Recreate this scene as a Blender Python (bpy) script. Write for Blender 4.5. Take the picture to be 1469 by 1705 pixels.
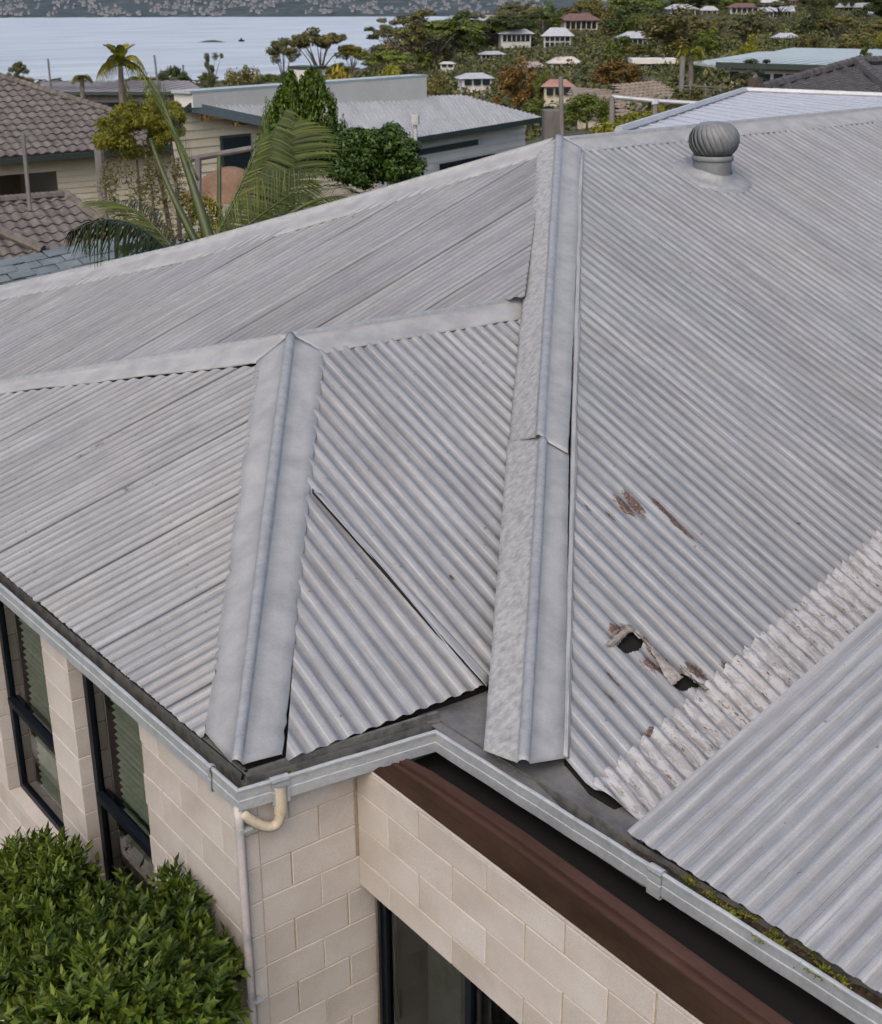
import bpy, math, random
import numpy as np
from mathutils import Vector, Matrix
R = math.radians
random.seed(7); rng = np.random.default_rng(11)
for o in list(bpy.data.objects): bpy.data.objects.remove(o)
SC = bpy.context.scene
COL = SC.collection

# ------------------------------------------------------------ camera
PW, PH = 1469.0, 1705.0
CAM = np.array([-2.4606, -4.7870, 3.7540])
YAW, PITCH, ROLL, FPX = 0.91781, 0.37495, -0.0035, 2198.2
fw = np.array([math.cos(PITCH)*math.cos(YAW), math.cos(PITCH)*math.sin(YAW), -math.sin(PITCH)])
rt0 = np.array([math.sin(YAW), -math.cos(YAW), 0.0]); up0 = np.cross(rt0, fw)
rt = rt0*math.cos(ROLL)+up0*math.sin(ROLL); up = -rt0*math.sin(ROLL)+up0*math.cos(ROLL)
cd = bpy.data.cameras.new('camera'); cam = bpy.data.objects.new('camera', cd); COL.objects.link(cam)
M = Matrix(((rt[0], up[0], -fw[0], CAM[0]), (rt[1], up[1], -fw[1], CAM[1]), (rt[2], up[2], -fw[2], CAM[2]), (0, 0, 0, 1)))
cam.matrix_world = M
cd.sensor_fit = 'HORIZONTAL'; cd.sensor_width = 36.0; cd.lens = 36.0*FPX/PW
cd.clip_start = 0.1; cd.clip_end = 12000
cd.dof.use_dof = True; cd.dof.focus_distance = 7.5; cd.dof.aperture_fstop = 8.0
SC.camera = cam
# ------------------------------------------------------------ sky, sun, exposure
w = bpy.data.worlds.new('World'); SC.world = w; w.use_nodes = True
nt = w.node_tree; nt.nodes.clear()
sky = nt.nodes.new('ShaderNodeTexSky'); sky.sky_type = 'NISHITA'; sky.sun_disc = False
SUN_EL, SUN_AZ = R(50), R(216)      # direction to the sun, azimuth from +X towards +Y
sky.sun_elevation = SUN_EL; sky.sun_rotation = R(90)-SUN_AZ
sky.air_density = 1.0; sky.dust_density = 4.8; sky.ozone_density = 1.0
bg = nt.nodes.new('ShaderNodeBackground'); bg.inputs[1].default_value = 0.10
ow = nt.nodes.new('ShaderNodeOutputWorld')
nt.links.new(sky.outputs[0], bg.inputs[0]); nt.links.new(bg.outputs[0], ow.inputs[0])
sd = bpy.data.lights.new('sun', 'SUN'); sd.energy = 1.5; sd.angle = R(14); sd.color = (1.0, 0.955, 0.89)
so = bpy.data.objects.new('sun', sd); COL.objects.link(so)
sdir = Vector((math.cos(SUN_EL)*math.cos(SUN_AZ), math.cos(SUN_EL)*math.sin(SUN_AZ), math.sin(SUN_EL)))
so.rotation_euler = sdir.to_track_quat('Z', 'Y').to_euler(); so.location = (0, 0, 30)
SC.view_settings.view_transform = 'Standard'; SC.view_settings.look = 'None'
SC.view_settings.exposure = 1.12; SC.view_settings.gamma = 1.0
SC.render.film_transparent = False
SC.cycles.volume_bounces = 1

# ------------------------------------------------------------ picture point -> place
def ray(u, v): return fw+rt*(u-PW/2)/FPX-up*(v-PH/2)/FPX
def onp(u, v, n, p):
    n = np.array(n, float); d = ray(u, v); return CAM+d*((np.array(p, float)-CAM)@n)/(n@d)
def at_x(u, v, x): return onp(u, v, (1, 0, 0), (x, 0, 0))
def at_y(u, v, y): return onp(u, v, (0, 1, 0), (0, y, 0))
def at_z(u, v, z): return onp(u, v, (0, 0, 1), (0, 0, z))
def pt(u, v, D): return CAM+ray(u, v)*D
def unit(a): a = np.array(a, float); return a/np.linalg.norm(a)
def lerp(a, b, t): return np.array(a, float)*(1-t)+np.array(b, float)*t

# ------------------------------------------------------------ objects
ORG = {}
def tag(o, label=None, cat=None, group=None, kind=None):
    if label: o['label'] = label
    if cat: o['category'] = cat
    if group: o['group'] = group
    if kind: o['kind'] = kind
    return o
def thing(name, loc, label, cat, group=None, kind=None):
    o = bpy.data.objects.new(name, None); COL.objects.link(o); o.location = [float(x) for x in loc]
    o.empty_display_size = .2
    ORG[o.name] = np.array(loc, float); return tag(o, label, cat, group, kind)
def link(o, parent=None, org=None):
    COL.objects.link(o)
    if parent is not None: o.parent = parent
    ORG[o.name] = org if org is not None else (ORG[parent.name] if parent is not None else np.zeros(3))
    return o
def mesh(name, V, F, mat=None, uv=None, smooth=False, mats=None, midx=None):
    me = bpy.data.meshes.new(name)
    V = np.asarray(V, dtype=np.float32)
    if isinstance(F, np.ndarray):
        n, k = F.shape
        me.vertices.add(len(V)); me.vertices.foreach_set('co', V.ravel())
        me.loops.add(n*k); me.loops.foreach_set('vertex_index', F.astype(np.int32).ravel())
        me.polygons.add(n); me.polygons.foreach_set('loop_start', np.arange(0, n*k, k, dtype=np.int32))
        me.polygons.foreach_set('loop_total', np.full(n, k, dtype=np.int32))
        me.update(calc_edges=True)
    else:
        me.from_pydata(V.tolist(), [], F); me.update()
    if uv is not None:
        ul = me.uv_layers.new(name='UVMap'); li = np.empty(len(me.loops), dtype=np.int32)
        me.loops.foreach_get('vertex_index', li)
        ul.data.foreach_set('uv', np.asarray(uv, dtype=np.float32)[li].ravel())
    for m in (mats or ([mat] if mat else [])): me.materials.append(m)
    if midx is not None: me.polygons.foreach_set('material_index', np.asarray(midx, dtype=np.int32))
    me.polygons.foreach_set('use_smooth', np.full(len(me.polygons), bool(smooth), dtype=bool))
    return me
def mk(name, V, F, mat, parent=None, uv=None, smooth=False, **k):
    V = np.asarray(V, float)
    if parent is not None: V = V-ORG[parent.name]
    o = bpy.data.objects.new(name, mesh(name, V, F, mat, uv, smooth, **k)); return link(o, parent)
BOXF = [(0, 3, 2, 1), (4, 5, 6, 7), (0, 1, 5, 4), (1, 2, 6, 5), (2, 3, 7, 6), (3, 0, 4, 7)]
class MB:
    def __init__(s): s.V = []; s.F = []
    def add(s, V, F):
        n = len(s.V); s.V += [list(map(float, v)) for v in V]; s.F += [tuple(i+n for i in f) for f in F]; return s
    def box(s, a, b):
        x0, y0, z0 = a; x1, y1, z1 = b
        return s.add([(x0, y0, z0), (x1, y0, z0), (x1, y1, z0), (x0, y1, z0), (x0, y0, z1), (x1, y0, z1), (x1, y1, z1), (x0, y1, z1)], BOXF)
    def obox(s, c, ax, ay, az):       # centre and three half axes
        c, ax, ay, az = [np.array(q, float) for q in (c, ax, ay, az)]
        P = [c+i*ax+j*ay+k*az for (i, j, k) in ((-1, -1, -1), (1, -1, -1), (1, 1, -1), (-1, 1, -1), (-1, -1, 1), (1, -1, 1), (1, 1, 1), (-1, 1, 1))]
        return s.add(P, BOXF)
    def prism(s, poly, off):          # polygon extruded by a vector
        n = len(poly); off = np.array(off, float)
        return s.add([np.array(p, float) for p in poly]+[np.array(p, float)+off for p in poly],
                     [tuple(range(n-1, -1, -1)), tuple(range(n, 2*n))]+[(i, (i+1) % n, n+(i+1) % n, n+i) for i in range(n)])
    def tube(s, pts, r, n=8, cap=True):
        pts = [np.array(p, float) for p in pts]; rs = r if hasattr(r, '__len__') else [r]*len(pts)
        base = len(s.V); ref = None
        for i, p in enumerate(pts):
            d = unit(pts[min(i+1, len(pts)-1)]-pts[max(i-1, 0)])
            if ref is None: ref = np.array([0, 0, 1.]) if abs(d[2]) < .9 else np.array([1., 0, 0])
            a = unit(np.cross(d, ref)); b = np.cross(a, d); ref = b if abs(b@d) < .9 else ref
            for k in range(n):
                t = 2*math.pi*k/n; s.V.append(list(p+rs[i]*(math.cos(t)*a+math.sin(t)*b)))
        for i in range(len(pts)-1):
            for k in range(n):
                q = base+i*n; s.F.append((q+k, q+(k+1) % n, q+n+(k+1) % n, q+n+k))
        if cap:
            s.F.append(tuple(base+k for k in range(n-1, -1, -1))); s.F.append(tuple(base+(len(pts)-1)*n+k for k in range(n)))
        return s
    def build(s, name, mat, parent=None, smooth=False): return mk(name, s.V, s.F, mat, parent, smooth=smooth)
def grid_faces(nc, nr):
    i, j = np.meshgrid(np.arange(nc-1), np.arange(nr-1), indexing='ij'); a = (i*nr+j).ravel()
    return np.stack([a, a+nr, a+nr+1, a+1], 1)
def snoise(x, y, seed=0):             # cheap smooth value field
    r = np.random.default_rng(int(seed)+1000); o = 0
    for k in range(6):
        a = r.uniform(0, 6.283); f = r.uniform(.6, 2.2); o = o+np.sin(f*(x*math.cos(a)+y*math.sin(a))+r.uniform(0, 6.283))
    return o/6

# ------------------------------------------------------------ materials
def mat_new(name):
    m = bpy.data.materials.new(name); m.use_nodes = True; nt = m.node_tree
    return m, nt, nt.nodes['Principled BSDF'], nt.nodes.new, nt.links.new
def coords(nt, uv=False, scale=(1, 1, 1), rand=True):
    n = nt.nodes.new; L = nt.links.new
    tc = n('ShaderNodeTexCoord'); mp = n('ShaderNodeMapping'); mp.inputs['Scale'].default_value = scale
    L(tc.outputs['UV' if uv else 'Object'], mp.inputs['Vector'])
    if rand:
        oi = n('ShaderNodeObjectInfo'); mu = n('ShaderNodeMath'); mu.operation = 'MULTIPLY'; mu.inputs[1].default_value = 31.7
        L(oi.outputs['Random'], mu.inputs[0]); cb = n('ShaderNodeCombineXYZ')
        for i in range(3): L(mu.outputs[0], cb.inputs[i])
        L(cb.outputs[0], mp.inputs['Location'])
    return mp.outputs[0]
def noise(nt, vec, scale, detail=6, rough=.6, dist=0):
    t = nt.nodes.new('ShaderNodeTexNoise'); t.inputs['Scale'].default_value = scale; t.inputs['Detail'].default_value = detail
    t.inputs['Roughness'].default_value = rough; t.inputs['Distortion'].default_value = dist
    nt.links.new(vec, t.inputs['Vector']); return t.outputs['Fac']
def ramp(nt, fac, stops):
    r = nt.nodes.new('ShaderNodeValToRGB'); e = r.color_ramp.elements
    while len(e) < len(stops): e.new(.5)
    for i, (p, c) in enumerate(stops):
        e[i].position = p; e[i].color = (c, c, c, 1) if not hasattr(c, '__len__') else (*c, 1)
    nt.links.new(fac, r.inputs[0]); return r.outputs[0]
def mix(nt, fac, a, b, mode='MIX'):
    m = nt.nodes.new('ShaderNodeMix'); m.data_type = 'RGBA'; m.blend_type = mode
    for s, v in ((0, fac), (6, a), (7, b)):
        if hasattr(v, 'is_linked'): nt.links.new(v, m.inputs[s])
        elif s == 0: m.inputs[0].default_value = v
        else: m.inputs[s].default_value = (*v, 1)
    return m.outputs[2]
def bump(nt, bs, h, strength=.3, dist=.01):
    b = nt.nodes.new('ShaderNodeBump'); b.inputs['Strength'].default_value = strength; b.inputs['Distance'].default_value = dist
    nt.links.new(h, b.inputs['Height']); nt.links.new(b.outputs[0], bs.inputs['Normal'])
def simple(name, c1, c2, scale=8, rough=.8, bs=.25, bd=.004, metal=0, stretch=(1, 1, 1), c3=None, fine=90, rand=True, vary=0, spec=None):
    m, nt, b, n, L = mat_new(name); vec = coords(nt, scale=stretch, rand=rand)
    f = noise(nt, vec, scale); st = [(.3, c1), (.7, c2)] if c3 is None else [(.28, c1), (.55, c2), (.75, c3)]
    col = ramp(nt, f, st); g = noise(nt, vec, fine, 3)
    col = mix(nt, .35, col, mix(nt, 1.0, col, ramp(nt, g, [(.3, .55), (.7, 1.0)]), 'MULTIPLY'))
    if vary:
        oi = n('ShaderNodeObjectInfo'); col = mix(nt, 1.0, col, ramp(nt, oi.outputs['Random'], [(0, (1-vary, 1-vary*1.1, 1-vary*1.25)), (1, 1.0)]), 'MULTIPLY')
        w_ = noise(nt, coords(nt, rand=False), 1.1, 5, .6); col = mix(nt, 1.0, col, ramp(nt, w_, [(.35, (.88, .86, .82)), (.6, 1.0)]), 'MULTIPLY')
    if spec is not None: b.inputs['Specular IOR Level'].default_value = spec
    L(col, b.inputs['Base Color']); b.inputs['Roughness'].default_value = rough; b.inputs['Metallic'].default_value = metal
    bump(nt, b, g, bs, bd); return m
def metal_roof(name, a, b_, dirt, stains=(), flake=0, **kw):
    a, b_ = tuple(x*q for x, q in zip(a, (.86, .865, .87))), tuple(x*q for x, q in zip(b_, (.90, .90, .90)))
    return metal_roof_(name, a, b_, dirt, stains, flake=flake, **kw)
def metal_roof_(name, a, b_, dirt, stains=(), rust_edge=0.0, pitch=.076, rough=.52, met=.12, white=0.0, flake=0):
    m, nt, b, n, L = mat_new(name)
    uv = coords(nt, True, (1, 1, 1), False)
    st = coords(nt, True, (9, .55, 1), False); st2 = coords(nt, True, (34, .8, 1), False); ob = coords(nt, rand=False)
    base = ramp(nt, noise(nt, st, 1.6, 5, .6), [(.3, a), (.7, b_)])
    big = ramp(nt, noise(nt, uv, 1.1, 6, .65, .4), [(.35, .90), (.65, 1.03)])
    col = mix(nt, 1.0, base, big, 'MULTIPLY')
    sp = ramp(nt, noise(nt, st2, 1.7, 4), [(.55, 0), (.72, 1)])
    m1 = n('ShaderNodeMath'); m1.operation = 'MULTIPLY'; m1.inputs[1].default_value = .42; L(sp, m1.inputs[0])
    col = mix(nt, m1.outputs[0], col, dirt)
    pale = ramp(nt, noise(nt, st2, 2.6, 5), [(.62, 0), (.74, 1)])
    m3 = n('ShaderNodeMath'); m3.operation = 'MULTIPLY'; m3.inputs[1].default_value = .3+white; L(pale, m3.inputs[0])
    col = mix(nt, m3.outputs[0], col, tuple(min(.85, x*1.35) for x in b_))
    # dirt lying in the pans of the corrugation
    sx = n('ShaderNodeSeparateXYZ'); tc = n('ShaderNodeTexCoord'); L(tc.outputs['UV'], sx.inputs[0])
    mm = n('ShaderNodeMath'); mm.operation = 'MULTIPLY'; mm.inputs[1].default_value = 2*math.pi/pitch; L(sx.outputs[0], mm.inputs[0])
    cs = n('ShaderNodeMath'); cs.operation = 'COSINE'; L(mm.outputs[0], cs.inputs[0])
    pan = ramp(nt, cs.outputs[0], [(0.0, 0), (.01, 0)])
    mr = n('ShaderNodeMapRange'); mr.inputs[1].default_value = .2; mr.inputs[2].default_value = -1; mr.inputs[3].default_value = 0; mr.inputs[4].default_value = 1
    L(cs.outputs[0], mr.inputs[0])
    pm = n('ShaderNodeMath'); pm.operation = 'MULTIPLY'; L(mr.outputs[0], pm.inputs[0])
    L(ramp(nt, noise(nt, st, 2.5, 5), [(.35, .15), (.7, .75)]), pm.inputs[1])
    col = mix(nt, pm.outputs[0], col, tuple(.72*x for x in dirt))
    # highlight painted as a thin pale line on each rib, rusty brown line opposite
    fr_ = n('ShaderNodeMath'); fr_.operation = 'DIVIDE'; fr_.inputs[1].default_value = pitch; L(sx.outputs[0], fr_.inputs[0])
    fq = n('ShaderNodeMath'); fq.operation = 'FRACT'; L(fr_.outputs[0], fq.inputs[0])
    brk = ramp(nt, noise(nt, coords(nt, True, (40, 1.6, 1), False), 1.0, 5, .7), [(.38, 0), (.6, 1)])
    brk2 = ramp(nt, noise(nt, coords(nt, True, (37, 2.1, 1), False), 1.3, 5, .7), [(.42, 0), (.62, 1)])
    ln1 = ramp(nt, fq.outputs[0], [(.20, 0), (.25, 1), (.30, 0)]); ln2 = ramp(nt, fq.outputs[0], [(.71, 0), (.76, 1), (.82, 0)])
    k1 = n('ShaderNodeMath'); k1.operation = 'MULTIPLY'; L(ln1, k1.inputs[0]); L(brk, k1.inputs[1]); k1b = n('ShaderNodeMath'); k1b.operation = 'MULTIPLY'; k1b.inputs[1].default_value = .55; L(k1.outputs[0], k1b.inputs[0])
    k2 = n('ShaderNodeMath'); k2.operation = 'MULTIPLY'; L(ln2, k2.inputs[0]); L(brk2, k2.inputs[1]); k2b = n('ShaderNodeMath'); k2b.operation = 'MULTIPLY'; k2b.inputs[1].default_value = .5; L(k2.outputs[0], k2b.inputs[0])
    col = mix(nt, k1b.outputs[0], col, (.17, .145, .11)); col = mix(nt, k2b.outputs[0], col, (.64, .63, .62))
    # fine freckles
    fr = ramp(nt, noise(nt, uv, 95, 3, .7), [(.3, .78), (.62, 1.0)])
    col = mix(nt, .7, col, mix(nt, 1.0, col, fr, 'MULTIPLY'))
    tan = ramp(nt, noise(nt, coords(nt, True, (.9, .45, 1), False), 1.3, 5, .6, .5), [(.45, 0), (.70, .45)]); col = mix(nt, tan, col, mix(nt, 1.0, col, (1.02, .95, .84), 'MULTIPLY'))
    mo = ramp(nt, noise(nt, uv, 11, 6, .75, .6), [(.32, .90), (.5, .98), (.68, 1.06)]); col = mix(nt, 1.0, col, mo, 'MULTIPLY')
    sk = ramp(nt, noise(nt, coords(nt, True, (75, 1.1, 1), False), 1.0, 4, .7), [(.32, .80), (.5, .98), (.68, 1.13)]); col = mix(nt, 1.0, col, sk, 'MULTIPLY')
    sk2 = ramp(nt, noise(nt, coords(nt, True, (6, .5, 1), False), 1.0, 4, .7), [(.35, .90), (.65, 1.06)]); col = mix(nt, 1.0, col, sk2, 'MULTIPLY')
    spots = ramp(nt, noise(nt, uv, 23, 2, .5), [(.745, 0), (.765, 1)])
    col = mix(nt, spots, col, (.16, .10, .06))
    rustc = ramp(nt, noise(nt, uv, 60, 4, .7), [(.34, (.025, .018, .018)), (.46, (.075, .045, .035)), (.56, (.15, .085, .055)), (.66, (.30, .27, .25))])
    nz = noise(nt, coords(nt, True, (55, 9, 1), False), 1.0, 6, .75)
    acc = None
    for (px, py, pz), hl, hw, dvec, amt in stains:
        # an elongated stain on the sheet: place, half length, half width, direction
        tcn = n('ShaderNodeNewGeometry'); mp = n('ShaderNodeMapping'); mp.vector_type = 'TEXTURE'
        dv = Vector(dvec).normalized(); nn = Vector((0, -.3, 1)).normalized(); sv = dv.cross(nn).normalized(); nn = sv.cross(dv)
        rm = Matrix((dv, sv, nn)).transposed().to_euler()
        mp.inputs['Location'].default_value = (px, py, pz); mp.inputs['Rotation'].default_value = rm; mp.inputs['Scale'].default_value = (hl, hw, .2)
        L(tcn.outputs['Position'], mp.inputs['Vector'])
        ln = n('ShaderNodeVectorMath'); ln.operation = 'LENGTH'; L(mp.outputs[0], ln.inputs[0])
        mr2 = n('ShaderNodeMapRange'); mr2.inputs[1].default_value = 1.35; mr2.inputs[2].default_value = .1; mr2.inputs[3].default_value = 0; mr2.inputs[4].default_value = amt
        L(ln.outputs['Value'], mr2.inputs[0])
        if acc is None: acc = mr2.outputs[0]
        else:
            mx = n('ShaderNodeMath'); mx.operation = 'MAXIMUM'; L(acc, mx.inputs[0]); L(mr2.outputs[0], mx.inputs[1]); acc = mx.outputs[0]
    if acc is not None:
        ad = n('ShaderNodeMath'); ad.operation = 'ADD'; L(acc, ad.inputs[0]); L(nz, ad.inputs[1])
        gate = n('ShaderNodeMath'); gate.operation = 'GREATER_THAN'; gate.inputs[1].default_value = .01; L(acc, gate.inputs[0])
        k = ramp(nt, ad.outputs[0], [(.86, 0), (.93, 1)])
        kk = n('ShaderNodeMath'); kk.operation = 'MULTIPLY'; L(k, kk.inputs[0]); L(gate.outputs[0], kk.inputs[1])
        col = mix(nt, kk.outputs[0], col, rustc)
    if flake:
        fl = noise(nt, coords(nt, True, (26, 8, 1), False), 1.0, 7, .75); col = mix(nt, ramp(nt, fl, [(.50, 0), (.53, 1)]), col, (.42, .42, .425)); col = mix(nt, ramp(nt, fl, [(.36, 1), (.39, 0)]), col, (.24, .225, .215))
    if rust_edge:
        rr = ramp(nt, noise(nt, coords(nt, True, (34, 9, 1), False), 1.0, 6, .8), [(1-rust_edge, 0), (1.04-rust_edge, 1)]); col = mix(nt, rr, col, rustc)
    oi = n('ShaderNodeObjectInfo'); col = mix(nt, 1.0, col, ramp(nt, oi.outputs['Random'], [(0, .91), (1, 1.03)]), 'MULTIPLY')
    L(col, b.inputs['Base Color']); b.inputs['Metallic'].default_value = met
    L(ramp(nt, noise(nt, st, 4, 4), [(.3, rough-.1), (.7, rough+.15)]), b.inputs['Roughness'])
    bump(nt, b, noise(nt, uv, 55, 4, .7), .22, .0016); return m

def foliage(name, c1, c2, c3, trans=.25, rough=.5):
    m, nt, b, n, L = mat_new(name)
    g = n('ShaderNodeNewGeometry'); oi = n('ShaderNodeObjectInfo')
    nz = noise(nt, coords(nt, rand=True), 1.3, 3)
    a1 = n('ShaderNodeMath'); a1.operation = 'MULTIPLY_ADD'; a1.inputs[1].default_value = .55; L(g.outputs['Random Per Island'], a1.inputs[0])
    a2 = n('ShaderNodeMath'); a2.operation = 'MULTIPLY'; a2.inputs[1].default_value = .5; L(nz, a2.inputs[0]); L(a2.outputs[0], a1.inputs[2])
    col = ramp(nt, a1.outputs[0], [(.15, c1), (.45, c2), (.85, c3)])
    col = mix(nt, 1.0, col, ramp(nt, oi.outputs['Random'], [(0, .75), (1, 1.15)]), 'MULTIPLY')
    L(col, b.inputs['Base Color']); b.inputs['Roughness'].default_value = rough
    if 'Specular IOR Level' in b.inputs: b.inputs['Specular IOR Level'].default_value = .35
    tr = n('ShaderNodeBsdfTranslucent'); L(col, tr.inputs[0]); mx = n('ShaderNodeMixShader'); mx.inputs[0].default_value = trans
    L(b.outputs[0], mx.inputs[1]); L(tr.outputs[0], mx.inputs[2]); L(mx.outputs[0], nt.nodes['Material Output'].inputs[0]); return m
def plain(name, c, rough=.6, metal=0):
    m, nt, b, n, L = mat_new(name); vec = coords(nt); col = mix(nt, .5, c, mix(nt, 1.0, c, ramp(nt, noise(nt, vec, 14, 5), [(.3, .6), (.7, 1.15)]), 'MULTIPLY'))
    L(col, b.inputs['Base Color']); b.inputs['Roughness'].default_value = rough; b.inputs['Metallic'].default_value = metal; return m

# ------------------------------------------------------------ key planes of the house
LZ, EZ = .30, .33
RD = unit(ray(-1150, -1230))                                # direction the ribs of the front slopes climb
XD = unit((1, 0, .335))
F0 = at_z(403, 1284, EZ); E1 = at_z(0, 948, EZ); E2 = at_z(812, 1140, EZ)
G0 = at_z(872, 1290, EZ)
n3 = unit(np.cross((1, 0, 0), RD)); n2 = unit(np.cross(E2-F0, RD))
P3 = lambda u, v, h=0: onp(u, v, n3, G0+n3*h)
P2 = lambda u, v, h=0: onp(u, v, n2, F0+n2*h)
A1 = P2(485, 562)                                           # peak of the small wing
n1 = unit(np.cross(E1-F0, A1-F0)); n1 = n1 if n1[2] > 0 else -n1
P1 = lambda u, v, h=0: onp(u, v, n1, F0+n1*h)
M0 = P3(935, 235)                                           # peak of the main roof
n0 = unit(np.cross(M0-G0, (0, 1, 0))); n0 = n0 if n0[2] > 0 else -n0
P0 = lambda u, v, h=0: onp(u, v, n0, G0+n0*h)
P4A = at_z(1045, 1385, EZ); P4B = at_z(1469, 1658, EZ)
d4 = unit(onp(1469, 1010, np.cross(P4A-CAM, (1, 0, .335)) if False else (0, 1, 0), P4A)-P4A)
# the lean-to roof: its left edge climbs in the vertical plane through P4A that holds direction +X
n4 = unit(np.cross(P4B-P4A, d4)); n4 = n4 if n4[2] > 0 else -n4
P4 = lambda u, v, h=0: onp(u, v, n4, P4A+n4*h)
HL = P1(-150, 664); HL = A1+(HL-A1)*((A1[2]-EZ)/(A1[2]-HL[2]))   # where the far hip of the wing reaches the eave
WXC = .655                                                  # face of the long front wall

# ------------------------------------------------------------ house materials
RUST = []
def st(u1, v1, u2, v2, hw, amt):
    a, b = P3(u1, v1), P3(u2, v2); RUST.append((tuple((a+b)/2), float(np.linalg.norm(b-a))/2*1.1, hw*1.35, tuple(b-a), amt*1.15))
st(1018, 820, 1062, 868, .035, .62); st(1032, 812, 1080, 868, .035, .62); st(1064, 808, 1165, 912, .034, .62)
st(970, 835, 988, 856, .012, .5); st(990, 834, 1045, 885, .03, .40)
st(1010, 1060, 1052, 1042, .05, .6); st(1050, 1040, 1130, 1135, .03, .55); st(1055, 1085, 1120, 1135, .05, .52); st(1135, 1100, 1185, 1140, .05, .62)
st(995, 1100, 1045, 1160, .025, .45); st(990, 1135, 1045, 1190, .015, .45); st(1255, 1070, 1275, 1095, .05, .5); st(1195, 1100, 1225, 1120, .05, .5)
st(1055, 1235, 1110, 1215, .04, .5); st(1045, 1250, 1070, 1275, .04, .5); st(1150, 905, 1165, 915, .02, .4); st(1325, 868, 1335, 874, .02, .55)
MAIN_A, MAIN_B, DIRT = (.335, .345, .355), (.42, .43, .44), (.20, .195, .185)
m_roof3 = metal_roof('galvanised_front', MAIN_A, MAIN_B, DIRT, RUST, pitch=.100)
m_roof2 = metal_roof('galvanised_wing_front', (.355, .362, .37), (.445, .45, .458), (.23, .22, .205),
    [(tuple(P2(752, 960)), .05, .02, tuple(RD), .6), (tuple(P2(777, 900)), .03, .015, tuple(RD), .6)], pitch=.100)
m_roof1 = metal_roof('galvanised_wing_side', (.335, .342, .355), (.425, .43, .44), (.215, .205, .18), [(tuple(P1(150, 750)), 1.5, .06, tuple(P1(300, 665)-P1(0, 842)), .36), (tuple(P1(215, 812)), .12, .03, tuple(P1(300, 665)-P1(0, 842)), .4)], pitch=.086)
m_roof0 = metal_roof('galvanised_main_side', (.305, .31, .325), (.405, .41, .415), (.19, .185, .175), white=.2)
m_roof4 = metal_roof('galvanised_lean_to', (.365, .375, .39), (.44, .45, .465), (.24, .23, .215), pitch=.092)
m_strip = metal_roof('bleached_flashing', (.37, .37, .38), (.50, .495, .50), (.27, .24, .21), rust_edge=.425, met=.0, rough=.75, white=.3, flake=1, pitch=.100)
m_cap = simple('weathered_flashing', (.27, .275, .275), (.36, .362, .36), 5, .65, .25, .002, .08, c3=(.41, .405, .40), fine=120)
m_roll = simple('galvanised_roll', (.26, .27, .278), (.36, .37, .378), 14, .55, .35, .003, .15, fine=60)
m_lead = simple('crinkled_lead', (.24, .24, .235), (.38, .38, .375), 22, .75, .8, .010, .05, c3=(.45, .45, .44), fine=34)
m_gut = simple('zinc_gutter', (.34, .36, .37), (.44, .465, .475), 9, .5, .2, .002, .15, stretch=(1, 1, 1), c3=(.49, .51, .515), fine=45)
m_gutb = simple('stained_zinc_gutter', (.33, .35, .36), (.44, .46, .47), 16, .55, .3, .003, .1, stretch=(1, 1, 2.5), c3=(.50, .43, .33), fine=45)
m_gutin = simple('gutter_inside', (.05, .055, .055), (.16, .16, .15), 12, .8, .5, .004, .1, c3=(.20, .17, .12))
m_membrane = simple('dark_sarking_felt', (.075, .075, .078), (.15, .15, .15), 5, .85, .5, .004, 0, c3=(.19, .19, .185), fine=50)
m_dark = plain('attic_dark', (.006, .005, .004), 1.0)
m_block = simple('limestone_block', (.53, .475, .425), (.62, .57, .52), 2.5, .9, .6, .003, 0, c3=(.65, .61, .565), fine=130, vary=.10)
m_mortar = simple('sand_mortar', (.40, .32, .22), (.52, .43, .32), 20, .95, .5, .004)
m_beam = simple('oxblood_paint', (.020, .011, .006), (.038, .021, .012), 5, .8, .3, .002, 0, stretch=(1, .3, 1), c3=(.050, .025, .016), spec=.12)
m_mould = simple('oxblood_moulding', (.034, .016, .011), (.058, .028, .020), 6, .65, .3, .002, 0, stretch=(1, .2, 1), c3=(.085, .048, .042), spec=.2)
m_frame = plain('navy_aluminium', (.012, .018, .026), .35, .3)
m_pipe = simple('faded_paint_pipe', (.40, .37, .36), (.52, .48, .46), 7, .6, .4, .003, 0, c3=(.22, .23, .25), stretch=(1, 1, .6))
m_pvc = simple('yellowed_plastic', (.46, .38, .27), (.58, .51, .39), 9, .5, .3, .003, 0, c3=(.40, .28, .13))
m_blind = plain('pale_blind', (.66, .68, .56), .5)
m_room = plain('dim_room', (.07, .075, .05), .9)
m_litter = simple('leaf_litter', (.018, .014, .010), (.07, .048, .028), 30, .95, 1.0, .02, 0, c3=(.15, .09, .04), fine=60)
m_moss = foliage('moss', (.06, .07, .01), (.13, .14, .018), (.26, .26, .035), .15, .9)
def glass(name, tint, rough=.02, alpha=.75):
    m, nt, b, n, L = mat_new(name)
    tr = n('ShaderNodeBsdfTransparent'); tr.inputs[0].default_value = (*tint, 1); gl = n('ShaderNodeBsdfGlossy'); gl.inputs['Roughness'].default_value = rough
    fr = n('ShaderNodeFresnel'); fr.inputs[0].default_value = 1.5; ad = n('ShaderNodeMath'); ad.operation = 'ADD'; ad.inputs[1].default_value = .03; L(fr.outputs[0], ad.inputs[0])
    mx = n('ShaderNodeMixShader'); L(ad.outputs[0], mx.inputs[0]); L(tr.outputs[0], mx.inputs[1]); L(gl.outputs[0], mx.inputs[2])
    L(mx.outputs[0], nt.nodes['Material Output'].inputs[0]); return m
m_glass = glass('window_glass', (.90, .96, .88))

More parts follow.
